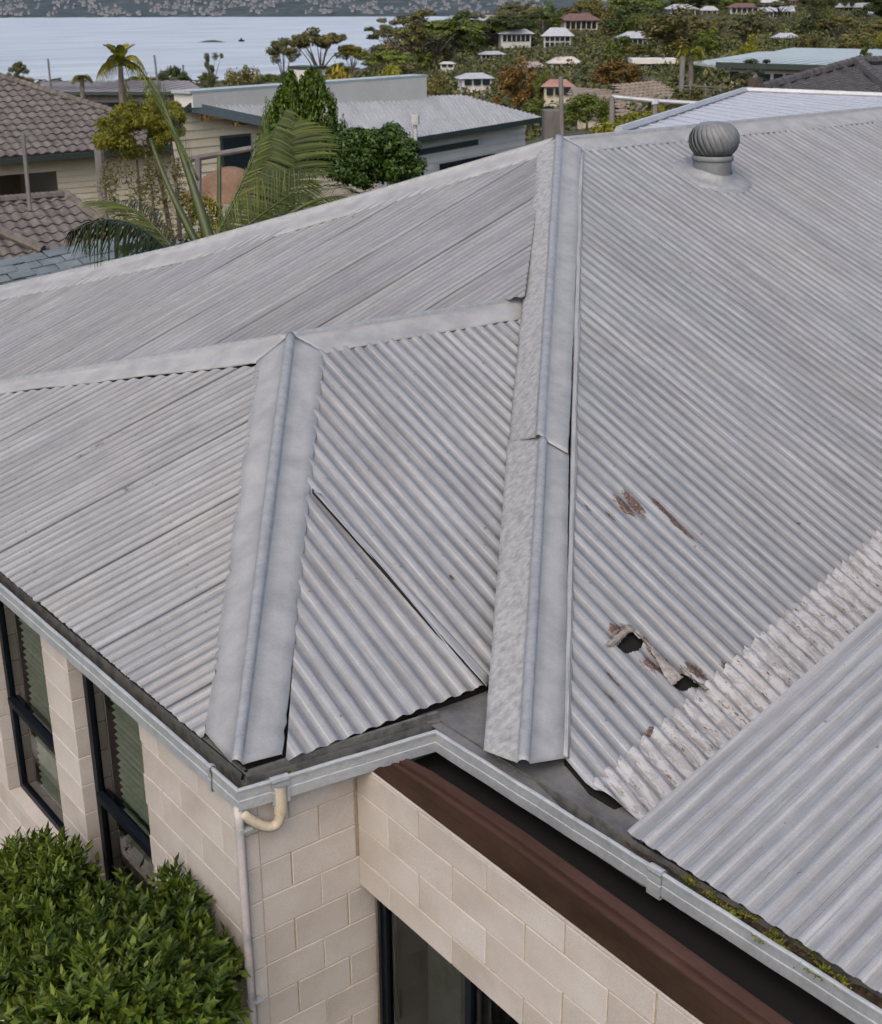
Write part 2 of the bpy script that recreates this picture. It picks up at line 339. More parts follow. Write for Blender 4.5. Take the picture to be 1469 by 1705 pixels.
# ------------------------------------------------------------ corrugated sheets
SCREWS = []
def interval(poly, w):
    cs = []
    for i in range(len(poly)):
        (w0, c0), (w1, c1) = poly[i], poly[(i+1) % len(poly)]
        if (w0 <= w <= w1) or (w1 <= w <= w0):
            if abs(w1-w0) < 1e-9: cs += [c0, c1]
            else: cs.append(c0+(c1-c0)*(w-w0)/(w1-w0))
    return (min(cs), max(cs)) if len(cs) > 1 else None
def pl(P, t):
    if not isinstance(P, list): return None
    x = t*(len(P)-1); i = min(int(x), len(P)-2); return lerp(P[i], P[i+1], x-i)
def corrugate(parent, P, nrm, d, poly3, mat, name='corrugated_sheet', pitch=.076, amp=.0085, ribs=10, spc=10, step=.12, jag=.0, seed=1, holes=(), fine=None, endj=.006, prof=None, dent=.003, h=0.0, scal=0.0, crum=0.0, spf=None):
    nrm = unit(nrm); d = unit(np.array(d)-nrm*(np.array(d)@nrm)); wv = np.cross(d, nrm)
    P = np.array(P, float); poly = [((q-P)@wv, (q-P)@d) for q in poly3]
    wmin, wmax = min(q[0] for q in poly), max(q[0] for q in poly); S = pitch*ribs
    k0, k1 = math.floor(wmin/S), math.ceil(wmax/S); r = np.random.default_rng(seed)
    for k in range(k0, k1):
        a, b = max(wmin+1e-4, k*S), min(wmax-1e-4, (k+1)*S+pitch*.55)
        if b-a < pitch*.3: continue
        nc = max(3, int((b-a)/pitch*(spf if spf and fine(a, b) else spc))); W = np.linspace(a, b, nc)
        iv = [interval(poly, x) for x in W]; ok = [i for i, x in enumerate(iv) if x and x[1]-x[0] > .01]
        if len(ok) < 3: continue
        W = W[ok]; lo = np.array([iv[i][0] for i in ok]); hi = np.array([iv[i][1] for i in ok]); nc = len(W)
        ej = r.normal(0, endj); lo = lo+ej
        if jag: lo = lo+jag*snoise(W*40, W*0, seed+k)+jag*r.normal(0, .5, nc)
        if scal: hi = hi+scal*np.cos(2*math.pi*W/pitch)+.012*snoise(W*30, W*0, seed+50)+r.normal(0, .003, nc)
        nr = max(3, int((hi-lo).max()/step)); isf = fine and fine(W.min(), W.max())
        if isf: nr = max(nr, int((hi-lo).max()/.011))
        T = np.linspace(0, 1, nr); C = lo[:, None]+(hi-lo)[:, None]*T[None, :]; WW = np.repeat(W[:, None], nr, 1)
        tilt = (WW-k*S)/S*.006
        ph = 2*math.pi*WW/pitch
        wave = amp*(prof(ph) if prof else np.cos(ph))
        z = h+tilt+wave*(1+.1*snoise(WW*3, C, seed+5))+dent*snoise(WW*2.3, C*1.7, seed+k)+dent*.5*snoise(WW*9, C*5, seed+3)
        if crum: z = z+crum*snoise(WW*34, C*9, seed+31)+crum*.7*snoise(WW*16+3, C*26, seed+37)
        wob = .0035*snoise(WW*.8+k, C*1.4, seed+9)
        V = P+(WW+wob)[..., None]*wv+C[..., None]*d+z[..., None]*nrm
        Fc = grid_faces(nc, nr)
        if holes:
            cw = (WW.ravel()[Fc].mean(1)); cc = C.ravel()[Fc].mean(1); keep = np.ones(len(Fc), bool)
            for hp in holes:
                q = [((x-P)@wv, (x-P)@d) for x in hp]; ins = np.zeros(len(Fc), bool)
                jx = cw+.007*snoise(cw*150, cc*150, 4)
                for i in range(len(q)):
                    (x0, y0), (x1, y1) = q[i], q[(i+1) % len(q)]
                    cr = ((y0 > cc) != (y1 > cc)); xi = x0+(x1-x0)*(cc-y0)/((y1-y0) if abs(y1-y0) > 1e-9 else 1e-9)
                    ins ^= cr & (jx < xi)
                keep &= ~ins
            Fc = Fc[keep]
        for kk_ in range(int(math.ceil(a/pitch)), int(b/pitch)+1):
            if kk_ % 3: continue
            x_ = kk_*pitch; i2 = int(np.argmin(abs(W-x_))); c_ = math.ceil(lo[i2]/.9)*.9+.12
            while c_ < hi[i2]-.05:
                if c_ > lo[i2]+.03: SCREWS.append((P+wv*x_+d*c_+nrm*(h+amp+.002+(x_-k*S)/S*.006), nrm))
                c_ += .9
        mk(name, V.reshape(-1, 3), Fc, mat, parent, uv=np.stack([WW.ravel(), C.ravel()], 1), smooth=True)

# ------------------------------------------------------------ flashings with a roll on the line a-b
def flashing(name, a, b, L0, L1, R0, R1, r, parent, mat, n=60, lift=.018, mroll=None, lip=.012, seed=0, rough=0.0, mleft=None, rh=1.0, rag=.003):
    if isinstance(a, list):
        al, Ll, Rl = a, L0, R0; a, b, L0, L1, R0, R1 = a[0], a[-1], L0[0], L0[-1], R0[0], R0[-1]
    else: al, Ll, Rl = [a, b], [L0, L1], [R0, R1]
    a, b, L0, L1, R0, R1 = [np.array(x, float) for x in (a, b, L0, L1, R0, R1)]
    up_ = unit(np.cross(b-a, R0-L0)); up_ = up_ if up_[2] > 0 else -up_
    K = 7; V = []; U = []
    nl = 9 if rough else 3
    for i in range(n+1):
        t = i/n; C = pl(al, t)+up_*lift; Lp = pl(Ll, t)+up_*.006; Rp = pl(Rl, t)+up_*.006
        j1, j2 = rag*random.gauss(0, 1), rag*random.gauss(0, 1)
        dl, dr = unit(Lp-C), unit(Rp-C); Lp = Lp+dl*j1+up_*.004*math.sin(t*31+seed); Rp = Rp+dr*j2+up_*.004*math.sin(t*27+seed*2)
        bl, br = C+dl*r, C+dr*r; s = len(V); pr = [Lp-up_*lip]
        for q in range(nl+1):
            x = q/nl; p = lerp(Lp, bl, x)+up_*(.0015*math.sin(t*40+x*5+seed))
            if rough and 0 < q < nl: p = p+up_*rough*random.uniform(-1, 1)
            pr.append(p)
        side = unit(br-bl); cc = (bl+br)/2; hw = np.linalg.norm(br-bl)/2
        for q in range(1, K):
            th = math.pi*(1-q/K); pr.append(cc+side*hw*math.cos(th)+up_*(hw*rh*math.sin(th)*1.0+.004*0))
        pr.append(br)
        for q in (1, 2, 3): pr.append(lerp(br, Rp, q/3)+up_*(.0015*math.sin(t*33+q+seed)))
        pr.append(Rp-up_*lip); V += pr; m = len(pr)
    Fc = grid_faces(n+1, m); col = np.tile(np.arange(m-1), n)
    mi = np.zeros(len(Fc), int); mi[(col > nl) & (col <= nl+K)] = 1
    mats = [mat, mroll or mat]
    if mleft: mats.append(mleft); mi[col <= nl] = 2
    o = mk(name, np.array(V), Fc, None, parent, smooth=True, mats=mats, midx=mi)
    md = o.modifiers.new('edge', 'SOLIDIFY'); md.thickness = .002; md.offset = -1
    return o

house = thing('house', (0, 0, -2.6), 'large pale stone block house under a weathered corrugated iron hip roof, close in front', 'house')
roof = bpy.data.objects.new('roof', mesh('roof', [(0, 0, 0)], [])); link(roof, house)
# the roof part itself: dark boarding and sarking under the sheets
def slab(mb, pts, n_, dz=-.035, th=.03):
    n_ = np.array(n_); mb.prism([np.array(q)+n_*dz for q in pts], -n_*th)
hip2d = unit((-1, 1.17, -.335)); A1l = P1(-150, 664); 
V0 = P0(-220, 560); H2 = P0(-220, 530)
mb = MB()
slab(mb, [F0, A1, HL], n1); slab(mb, [F0, P2(836, 1130), P2(868, 512), A1], n2)
slab(mb, [P0(898, 262), P0(862, 478), P0(480, 545), P0(-250, 680), P0(-250, 530)], n0, -.03)
RR = P3(1700, 166); RL = P3(1800, 700)
P4far = P4A+d4*9
slab(mb, [M0, RR, RL, P3(1060, 1362), P3(985, 1312), P3(945, 1262)], n3)
slab(mb, [P4A+d4*.2, P4A+d4*7, P4B+d4*7-np.array([0, 3.4, 0]), P4B+d4*.2-np.array([0, 2.5, 0])], n4)
me = mesh('roof', np.array(mb.V)-ORG[house.name], mb.F, m_dark); roof.data = me

# ribs and outlines of each slope
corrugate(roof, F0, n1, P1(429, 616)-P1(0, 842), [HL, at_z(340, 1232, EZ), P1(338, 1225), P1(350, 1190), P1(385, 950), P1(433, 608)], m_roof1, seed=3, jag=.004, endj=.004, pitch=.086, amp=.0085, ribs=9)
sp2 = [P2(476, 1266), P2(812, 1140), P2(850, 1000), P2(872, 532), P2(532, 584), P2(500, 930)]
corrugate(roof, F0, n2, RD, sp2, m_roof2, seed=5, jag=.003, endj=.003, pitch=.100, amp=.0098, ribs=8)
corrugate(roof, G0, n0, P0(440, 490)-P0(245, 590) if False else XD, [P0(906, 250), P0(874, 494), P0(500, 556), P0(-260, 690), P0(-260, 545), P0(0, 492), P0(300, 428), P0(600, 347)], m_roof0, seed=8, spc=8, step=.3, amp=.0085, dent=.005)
HOLE1 = [P3(*q) for q in ((1026, 1077), (1049, 1050), (1072, 1071), (1062, 1086), (1040, 1086))]
HOLE2 = [P3(*q) for q in ((1118, 1137), (1140, 1117), (1166, 1143), (1142, 1150), (1124, 1147))]
HOLE3 = [P3(*q) for q in ((1054, 1083), (1059, 1080), (1127, 1139), (1122, 1139))]
wv3 = np.cross(unit(RD-n3*(RD@n3)), n3); hw = [(q-G0)@wv3 for q in HOLE1+HOLE2]
LAP0, LAP1 = P3(1006, 1330), P3(1458, 905); LAPX = LAP0+(LAP1-LAP0)*2.3
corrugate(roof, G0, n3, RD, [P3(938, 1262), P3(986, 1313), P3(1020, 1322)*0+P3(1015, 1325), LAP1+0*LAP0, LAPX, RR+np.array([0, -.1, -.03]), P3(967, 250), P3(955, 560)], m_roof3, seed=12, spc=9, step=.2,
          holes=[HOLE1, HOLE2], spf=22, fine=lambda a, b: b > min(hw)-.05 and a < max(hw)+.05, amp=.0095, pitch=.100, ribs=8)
# bleached lower row of sheets lapped over the bottom of the front slope
s0, s1 = P3(990, 1306), P3(1458, 893)
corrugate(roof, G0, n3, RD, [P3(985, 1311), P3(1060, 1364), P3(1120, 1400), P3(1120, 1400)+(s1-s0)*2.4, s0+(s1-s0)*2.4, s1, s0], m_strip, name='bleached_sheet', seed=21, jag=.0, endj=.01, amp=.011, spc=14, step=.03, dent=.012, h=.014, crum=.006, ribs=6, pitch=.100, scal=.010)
# lean-to slope, wide ribs
def wide(ph): return np.where(np.cos(ph) > .35, 1.0, -1.0)*.5+np.cos(ph)*.45
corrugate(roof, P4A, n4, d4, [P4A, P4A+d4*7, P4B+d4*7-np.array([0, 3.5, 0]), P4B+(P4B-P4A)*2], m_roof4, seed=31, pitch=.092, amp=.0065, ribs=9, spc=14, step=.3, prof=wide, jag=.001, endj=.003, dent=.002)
mb = MB()   # upstand closing the gap under the lean-to's edge
q0, q1 = P4A+np.array([.06, -.02, -.02]), P4A+d4*7+np.array([0, -.02, -.02]); mb.prism([q0, q1, q1-np.array([0, 0, 2.4]), q0-np.array([0, 0, .16])], (0, -.02, 0)); mb.build('upstand', m_membrane, roof)

mb = MB()
for p_, n_ in SCREWS:
    e_ = unit(np.cross(n_, (1, .2, 0))); f_ = np.cross(n_, e_); mb.add([p_+(e_*math.cos(t)+f_*math.sin(t))*.0075 for t in (0, 1.05, 2.1, 3.14, 4.19, 5.24)]+[p_+n_*.005], [(i, (i+1) % 6, 6) for i in range(6)])
mb.build('screw_heads', plain('dull_screw', (.16, .155, .15), .6), roof)['kind'] = 'stuff'
# ------------------------------------------------------------ torn metal, lifted edge
def plate(name, uvp, P, mat, parent, curl=.03, n=10, rag=.006, th=.0015):
    # a torn tongue of sheet: rows from one picture line to the other, curling up along its length
    (a0, a1), (b0, b1) = uvp; V = []; nr = P(0, 0, 0) is not None and 7
    for i in range(n+1):
        t = i/n
        for j in range(nr):
            x = j/(nr-1); u = lerp(lerp(a0, b0, t), lerp(a1, b1, t), x); e = .014+curl*math.sin(math.pi*x)**2*(.35+.65*t)+.004*math.sin(9*t+4*x)
            p = P(u[0], u[1], e)
            if j in (0, nr-1) or i in (0, n): p = p+np.array([random.gauss(0, rag), random.gauss(0, rag), 0])
            V.append(p)
    o = mk(name, V, grid_faces(n+1, nr), mat, parent, smooth=True); md = o.modifiers.new('t', 'SOLIDIFY'); md.thickness = th; return o
m_torn = simple('torn_rusty_sheet', (.17, .12, .085), (.33, .30, .265), 24, .8, .7, .006, .1, c3=(.44, .41, .40), fine=90)
plate('torn_flap', (((1009, 1073), (1018, 1077)), ((1048, 1038), (1057, 1049))), P3, m_torn, roof, .02)
plate('torn_flap', (((1048, 1040), (1070, 1056)), ((1140, 1128), (1116, 1142))), P3, m_torn, roof, .006, 22, .0035)
plate('torn_flap', (((1134, 1108), (1136, 1122)), ((1172, 1150), (1184, 1146))), P3, m_torn, roof, .018)
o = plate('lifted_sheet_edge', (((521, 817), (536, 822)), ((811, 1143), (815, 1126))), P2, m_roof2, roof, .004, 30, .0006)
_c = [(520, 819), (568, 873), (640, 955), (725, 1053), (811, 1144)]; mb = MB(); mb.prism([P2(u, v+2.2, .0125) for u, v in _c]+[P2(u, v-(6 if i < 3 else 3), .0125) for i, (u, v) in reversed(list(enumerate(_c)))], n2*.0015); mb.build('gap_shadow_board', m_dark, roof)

# ------------------------------------------------------------ hip and ridge flashings
hipn = F0+(F0-A1)*.0
flashing('hip_flashing', at_z(393, 1283, EZ+.02), A1, P1(342, 1222), P1(428, 602), P2(470, 1258), P2(541, 586), .042, roof, m_cap, 70, .026, m_roll, seed=1, rh=1.1)
a_m = lerp(G0, M0, .27); kk = P3(903, 741)
a_m = kk
flashing('hip_flashing', G0+np.array([0, 0, .01]), kk, at_z(806, 1252, EZ), P2(846, 735, .02), P3(940, 1263, .012), P3(947, 757, .012), .040, roof, m_cap, 60, .05, m_roll, seed=2, mleft=m_lead, rough=.0012, rh=.9, rag=.001)
flashing('hip_flashing', kk+n3*.006, M0, P2(848, 737, .026), P0(897, 240, .01), P3(946, 757, .018), P3(968, 246, .014), .044, roof, m_cap, 90, .056, m_roll, seed=4, mleft=m_lead, rough=.0012, rh=.9, rag=.001)
flashing('flashing_edge_strip', P3(944, 1262, .017), P3(970, 250, .017), P3(938, 1260, .012), P3(965, 250, .012), P3(947, 1262, .002), P3(972, 250, .002), .003, roof, m_cap, 60, .003, lip=.014, rag=.0005)
# wing ridge and the far hips and ridge
wr = P2(876, 499)
flashing('ridge_flashing', A1, wr, A1+np.array([-.02, .17, -.05]), wr+np.array([0, .17, -.05]), P2(541, 588), P2(872, 530), .034, roof, m_cap, 60, .02, m_roll, seed=5)
hl = HL
flashing('ridge_flashing', hl, A1, hl+np.array([.17, .1, -.05]), A1+np.array([.05, .17, -.05]), HL+np.array([.06, -.16, .03]), P1(430, 604), .034, roof, m_cap, 70, .02, m_roll, seed=6)
far = P0(-200, 505); mids = [P0(-200, 512), P0(0, 482), P0(300, 414), P0(600, 330), M0+np.array([-.05, .03, .0])]
lows = [P0(-200, 532), P0(0, 501), P0(300, 438), P0(600, 353), P0(898, 262)]
flashing('ridge_flashing', mids, None, [q+np.array([.18, .12, -.09]) for q in mids], None, lows, None, .04, roof, m_cap, 120, .02, m_roll, seed=7)
RE = P3(1700, 160)
flashing('ridge_flashing', M0, RE, M0+np.array([0, .2, -.07]), RE+np.array([0, .2, -.07]), P3(970, 252), P3(1700, 180), .04, roof, m_cap, 80, .02, m_roll, seed=12)
# ------------------------------------------------------------ dark box gutter floor between gutter and slopes
mb = MB()
def p3low(x, y, dz=-.045): return [x, y, min(.275, G0[2]+(y-G0[1])*(-n3[1]/n3[2])+dz)]
xs = np.linspace(1.06, 2.3, 14); ys = np.linspace(.3, -1.6, 20); V = []
for x in xs:
    for y in ys:
        z = p3low(x, y)[2]; z = max(z, .187)+.004*math.sin(x*13+y*7); V.append((x+.0*y, y, z))
mk('valley_lining', V, grid_faces(14, 20)[:, ::-1].copy(), m_membrane, roof, smooth=True)
# ------------------------------------------------------------ gutters
gl = [at_z(-210, 793, LZ), at_z(395, 1318, LZ), at_z(725, 1219, LZ), at_z(1090, 1448, LZ), at_z(1469, 1688, LZ)]
gl.append(gl[-1]+(gl[-1]-gl[-2])*2.4); gl[0] = gl[1]+(gl[0]-gl[1])*1.75
GPROF = [(-.020, -.012), (-.020, -.002), (-.014, .004), (-.004, .004), (.001, -.003), (.001, -.012), (-.006, -.017), (-.006, -.060), (-.002, -.064), (-.002, -.116), (-.012, -.119), (-.10, -.119), (-.104, -.012)]
def sweep(pts, prof, name, mat, parent, sub=1, close=None):
    pts = [np.array(p, float) for p in pts]; P = [pts[0]]
    V = []; n = len(pts)
    for i in range(n):
        d0 = unit((pts[i]-pts[i-1]) if i else (pts[1]-pts[0])); d1 = unit((pts[i+1]-pts[i]) if i < n-1 else (pts[-1]-pts[-2]))
        r0, r1 = np.array([d0[1], -d0[0], 0]), np.array([d1[1], -d1[0], 0]); m = unit(r0+r1); m = m/max(.3, (m@unit(r0)))
        for (o, z) in prof: V.append(pts[i]+m*o+np.array([0, 0, z]))
    o = mk(name, V, grid_faces(n, len(prof))[:, ::-1].copy(), mat, parent); md = o.modifiers.new('t', 'SOLIDIFY'); md.thickness = .0015; return o
gutter = None
for nm, (i0, i1) in (('a', (0, 1)), ('b', (1, 2)), ('c', (2, 5))):
    pts = gl[i0:i1+1]
    # mitred ends: add the neighbours' directions by sweeping the whole run and cutting
    full = gl; V = []
    for i in range(i0, i1+1):
        d0 = unit((full[i]-full[i-1]) if i else (full[1]-full[0])); d1 = unit((full[i+1]-full[i]) if i < len(full)-1 else (full[-1]-full[-2]))
        r0, r1 = np.array([d0[1], -d0[0], 0]), np.array([d1[1], -d1[0], 0]); m = unit(r0+r1); m = m/max(.3, (m@unit(r0)))
        V.append([full[i]+m*o_+np.array([0, 0, z]) for (o_, z) in GPROF])
    VV = []
    for a, b in zip(V[:-1], V[1:]):
        ns = max(2, int(np.linalg.norm(b[0]-a[0])/.12))
        for k in range(ns): VV.append([lerp(p, q, k/ns)+np.array([0, 0, .0016*math.sin(k*1.9+i0)]) for p, q in zip(a, b)])
    VV.append(V[-1]); nn = len(VV)
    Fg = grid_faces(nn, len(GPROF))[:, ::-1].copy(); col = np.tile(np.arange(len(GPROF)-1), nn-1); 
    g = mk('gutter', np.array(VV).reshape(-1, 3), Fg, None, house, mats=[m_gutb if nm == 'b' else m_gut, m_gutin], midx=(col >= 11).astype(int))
    md = g.modifiers.new('t', 'SOLIDIFY'); md.thickness = .0015
    if gutter is None: gutter = g
    if nm == 'b': gutB = g
    if nm == 'c': gutC = g
# joint sleeves on the gutter
def sleeve(p, d, parent, w=.04):
    p = np.array(p); d = unit(d); r = np.array([d[1], -d[0], 0]); V = []
    pr = [(-.026, -.010), (-.022, .006), (-.008, .010), (.006, .006), (.008, -.008), (.004, -.020), (.002, -.062), (.005, -.066), (.006, -.128), (-.02, -.130)]
    for t in (-w/2, w/2):
        for (o_, z) in pr: V.append(p+d*t+r*o_+np.array([0, 0, z]))
    o = mk('joint_sleeve', V, grid_faces(2, len(pr))[:, ::-1].copy(), m_gut, parent); md = o.modifiers.new('t', 'SOLIDIFY'); md.thickness = .003; md.offset = 1
sleeve(at_z(349, 1278, LZ), gl[1]-gl[0], gutter, .028); sleeve(at_z(466, 1297, LZ), gl[2]-gl[1], gutB, .09); sleeve(at_z(1092, 1449, LZ), gl[4]-gl[2], gutC, .075)
# fascia boards behind the gutters, and the mossy litter bed under the lean-to's eave
mb = MB()
def inner(p, d, o_=.108): d = unit(d); return np.array(p)-np.array([d[1], -d[0], 0])*o_
dA, dB, dC = gl[1]-gl[0], gl[2]-gl[1], gl[3]-gl[2]
fa = [inner(gl[0], dA), np.array([gl[1][0]+.10, gl[1][1]+.10, LZ]), np.array([gl[2][0]+.12, gl[2][1]+.13, LZ])]
for a, b in zip(fa[:-1], fa[1:]):
    d = unit(b-a); q = np.array([-d[1], d[0], 0])*.02
    mb.prism([a+[0, 0, -.14], b+[0, 0, -.14], b+[0, 0, .012], a+[0, 0, .012]], q)
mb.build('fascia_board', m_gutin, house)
V = []; n1_, n2_ = 90, 12; a = at_z(1038, 1398, LZ-.03); b = gl[5]
for i in range(n1_):
    t = i/(n1_-1); c = lerp(a, b, t); c[0] = max(c[0], lerp(gl[3], gl[4], (c[1]-gl[3][1])/(gl[4][1]-gl[3][1]))[0])
    for j in range(n2_):
        x = j/(n2_-1); V.append((c[0]+.006+.20*x, c[1], LZ-.045+.05*x+.012*snoise(np.array(t*60.), np.array(x*9.), 3)+.006*random.uniform(-1, 1)))
litter = mk('leaf_litter', V, grid_faces(n1_, n2_)[:, ::-1].copy(), m_litter); tag(litter, 'dark brown leaf litter filling the gutter under the lean-to eave', 'leaf litter', kind='stuff')
# moss tufts
def tufts(name, centres, spread, n, size, mat, label):
    Vs, Fs = [], []
    for c in centres:
        for _ in range(n):
            p = np.array(c)+np.array([random.gauss(0, spread[0]), random.gauss(0, spread[1]), abs(random.gauss(0, .006))])
            a = random.uniform(0, 6.28); s = size*random.uniform(.5, 1.4); dx = np.array([math.cos(a), math.sin(a), random.uniform(-.3, 1.2)])*s; dy = np.array([-math.sin(a), math.cos(a), random.uniform(0, .6)])*s*.5
            k = len(Vs); Vs += [p, p+dx*.5+dy, p+dx, p+dx*.5-dy]; Fs.append((k, k+1, k+2, k+3))
    return tag(mk(name, Vs, Fs, mat), label, name, kind='stuff')
cs = [at_z(u, v, LZ-.02) for u, v in ((1180, 1490), (1190, 1500), (1210, 1515), (1215, 1522), (1225, 1528), (1275, 1562), (1290, 1568), (1300, 1575), (1310, 1585), (1265, 1568), (1360, 1625), (1400, 1645), (1340, 1610), (1155, 1470))]
for _q in range(10):
    _t = random.uniform(.0, 1); _p = lerp(at_z(1120, 1452, LZ-.02), at_z(1460, 1672, LZ-.02), _t); cs.append(_p+np.array([random.uniform(0, .05), 0, 0]))
cs = cs
MC = cs
tufts('moss', cs, (.011, .016), 60, .008, m_moss, 'bright green moss tufts on the leaf litter in the lean-to gutter')
cs = [at_z(u, v, LZ-.05) for u, v in ((425, 1300), (440, 1298), (455, 1293), (480, 1287), (520, 1270), (535, 1265), (545, 1262), (560, 1258), (540, 1250), (538, 1243))]
tufts('moss', cs, (.012, .012), 26, .007, m_moss, 'thin yellow green moss in the gutter corner at the foot of the wing')

# ------------------------------------------------------------ block walls
zc = [-.2*k for k in range(0, 14)]
_bm = {}
def block_mesh(lx, ly, lz):
    key = (round(lx, 2), round(ly, 2), round(lz, 2))
    if key in _bm: return _bm[key]
    V = []; F = []; a = np.array([lx, ly, lz])/2; c = .004
    def ring(x, y, z): pass
    for sx in (-1, 1):
        for sy in (-1, 1):
            for sz in (-1, 1):
                p = a*np.array([sx, sy, sz])
                V += [p-np.array([sx*c, 0, 0])*1-np.array([0, 0, sz*c])*0, p, p]
    # chamfered box: three verts per corner
    V = []
    idx = {}
    for sx in (-1, 1):
        for sy in (-1, 1):
            for sz in (-1, 1):
                s = np.array([sx, sy, sz]); p = a*s
                for ax in range(3):
                    q = p-s*c; q[ax] = p[ax]; idx[(sx, sy, sz, ax)] = len(V); V.append(q)
    for ax in range(3):
        o1, o2 = [k for k in range(3) if k != ax]
        for s in (-1, 1):
            f = []
            for (p, q) in ((-1, -1), (1, -1), (1, 1), (-1, 1)):
                k = [0, 0, 0]; k[ax] = s; k[o1] = p; k[o2] = q; f.append(idx[(*k, ax)])
            F.append(tuple(f))
        for p in (-1, 1):
            for q in (-1, 1):   # edges along ax
                k1 = [0, 0, 0]; k1[ax] = -1; k1[o1] = p; k1[o2] = q; k2 = list(k1); k2[ax] = 1
                F.append((idx[(*k1, o1)], idx[(*k2, o1)], idx[(*k2, o2)], idx[(*k1, o2)]))
    for sx in (-1, 1):
        for sy in (-1, 1):
            for sz in (-1, 1): F.append(tuple(idx[(sx, sy, sz, k)] for k in range(3)))
    me = mesh('block', V, F, m_block); import bmesh
    bm = bmesh.new(); bm.from_mesh(me); bmesh.ops.recalc_face_normals(bm, faces=bm.faces); bm.to_mesh(me); bm.free()
    _bm[key] = me; return me
def block(parent, lo, hi):
    lo, hi = np.array(lo, float), np.array(hi, float); s = hi-lo
    if min(s) < .012: return
    me = block_mesh(*s); o = bpy.data.objects.new('block', me); link(o, parent)
    key = np.array([round(s[0], 2), round(s[1], 2), round(s[2], 2)]); o.scale = s/key
    o.location = (lo+hi)/2-ORG[parent.name]
MG = .0035   # half joint
BOT = -2.6
# wall along the side (face x = 0): courses, openings
WIN = [(1.12, 2.09), (2.50, 3.58)]; ZTOP, ZSILL = .12, -1.6
mb = MB()
for (y0, y1, z0, z1) in ((0.02, 1.12, BOT, .19), (1.12, 2.09, BOT, ZSILL-.01), (2.09, 2.50, BOT, .19), (2.50, 3.58, BOT, ZSILL-.01), (3.58, 8.0, BOT, .19), (1.12, 2.09, ZTOP, .19), (2.5, 3.58, ZTOP, .19)):
    mb.box((.006, y0+.01 if y0 > .1 else y0, z0), (.20, y1-.01, z1))
wallA = mb.build('side_wall', m_mortar, house)
jy = {0: [.21, .66, 1.09], 1: [.446, .888]}
for k, z in enumerate(zc):
    z0 = z; z1 = z+.2 if k else .19
    odd = k % 2
    js = [0.0]+(jy[1] if odd == 0 else jy[0])+[1.12]
    segs = list(zip(js[:-1], js[1:]))
    below = z0 < ZSILL-.15
    if below:
        y = 1.12 if odd else 1.0; segs = segs
        q = [1.12, 1.56, 2.0, 2.45, 2.9, 3.35, 3.8, 4.25, 4.7, 5.15, 5.6, 6.05, 6.5, 6.95, 7.4, 7.85] if odd else [1.12, 1.34, 1.79, 2.23, 2.68, 3.12, 3.57, 4.0, 4.45, 4.9, 5.35, 5.8, 6.25, 6.7, 7.15, 7.6, 8.0]
        segs += list(zip(q[:-1], q[1:]))
    else:
        segs += [(2.09, 2.50)]+[(3.58, 3.80 if odd else 4.03), (3.80 if odd else 4.03, 4.25 if odd else 4.48), (4.25 if odd else 4.48, 4.9), (4.9, 5.35), (5.35, 5.8), (5.8, 6.25), (6.25, 6.7), (6.7, 7.15), (7.15, 7.6), (7.6, 8.0)]
    for (a, b) in segs:
        if b-a < .05: continue
        block(wallA, (0, a+MG if a > 0 else a+.004, z0+MG), (.20 if a > 1 and b > 1.12 else .14, b-MG, z1-MG))
# reveals beside and below the windows show the same stone; sills
for (y0, y1) in WIN:
    b_ = MB(); b_.box((-.004, y0+.004, ZSILL-.055), (.13, y1-.004, ZSILL)); b_.build('window_sill', m_block, house)
# return wall (face y = 0)
mb = MB(); mb.box((.006, .006, BOT), (.86, .18, .19)); wallB = mb.build('return_wall', m_mortar, house)
XB = [.0, .0863, .262, .427, .585, .655]
for k in range(len(zc)):
    z0 = zc[k]; z1 = z0+.2 if k else .19
    end = .648 if z0 > -.59 else .76
    bed = [(0.0, .0863)]
    odd = k % 2
    js = [.0863, .427, end] if odd == 1 else [.0863, .262, .427+.158 if z0 < -.7 else end, end]
    js = sorted(set(js)); bed += [(a, b) for a, b in zip(js[:-1], js[1:]) if b-a > .03]
    for (a, b) in bed: block(wallB, (a+MG*(a > 0), -.004 if a == 0 else 0, z0+MG), (b-MG*.7, .10, z1-MG))
# long front wall (face x = .655)
mb = MB(); mb.box((WXC+.006, -6.0, -.565), (WXC+.17, -.002, .17)); mb.box((WXC+.012, -6.0, BOT), (WXC+.17, -4.2, -.58)); mb.box((WXC+.012, -4.2, BOT), (WXC+.17, -.11, -2.2))
wallC = mb.build('front_wall', m_mortar, house)
yc = [.276, .526, .785, 1.035, 1.30, 1.547, 1.812]; 
while yc[-1] < 5.6: yc.append(yc[-1]+.257)
for row, z0 in enumerate((0.0, -.2, -.4, -.57)):
    z1 = .165 if row == 0 else z0+.2 if row < 3 else -.4
    js = [.004]+(yc[0::2] if row % 2 == 1 else yc[1::2])
    for (a, b) in zip(js[:-1], js[1:]): block(wallC, (WXC, -b+MG, z0+MG), (WXC+.15, -a-MG, z1-MG))
b_ = MB(); b_.box((WXC, -6, .163), (WXC+.17, -.004, .176)); b_.build('wall_cap', m_block, house)

# ------------------------------------------------------------ brown eave beam beyond the front wall
b_ = MB(); yS, yE = .10, -6.0
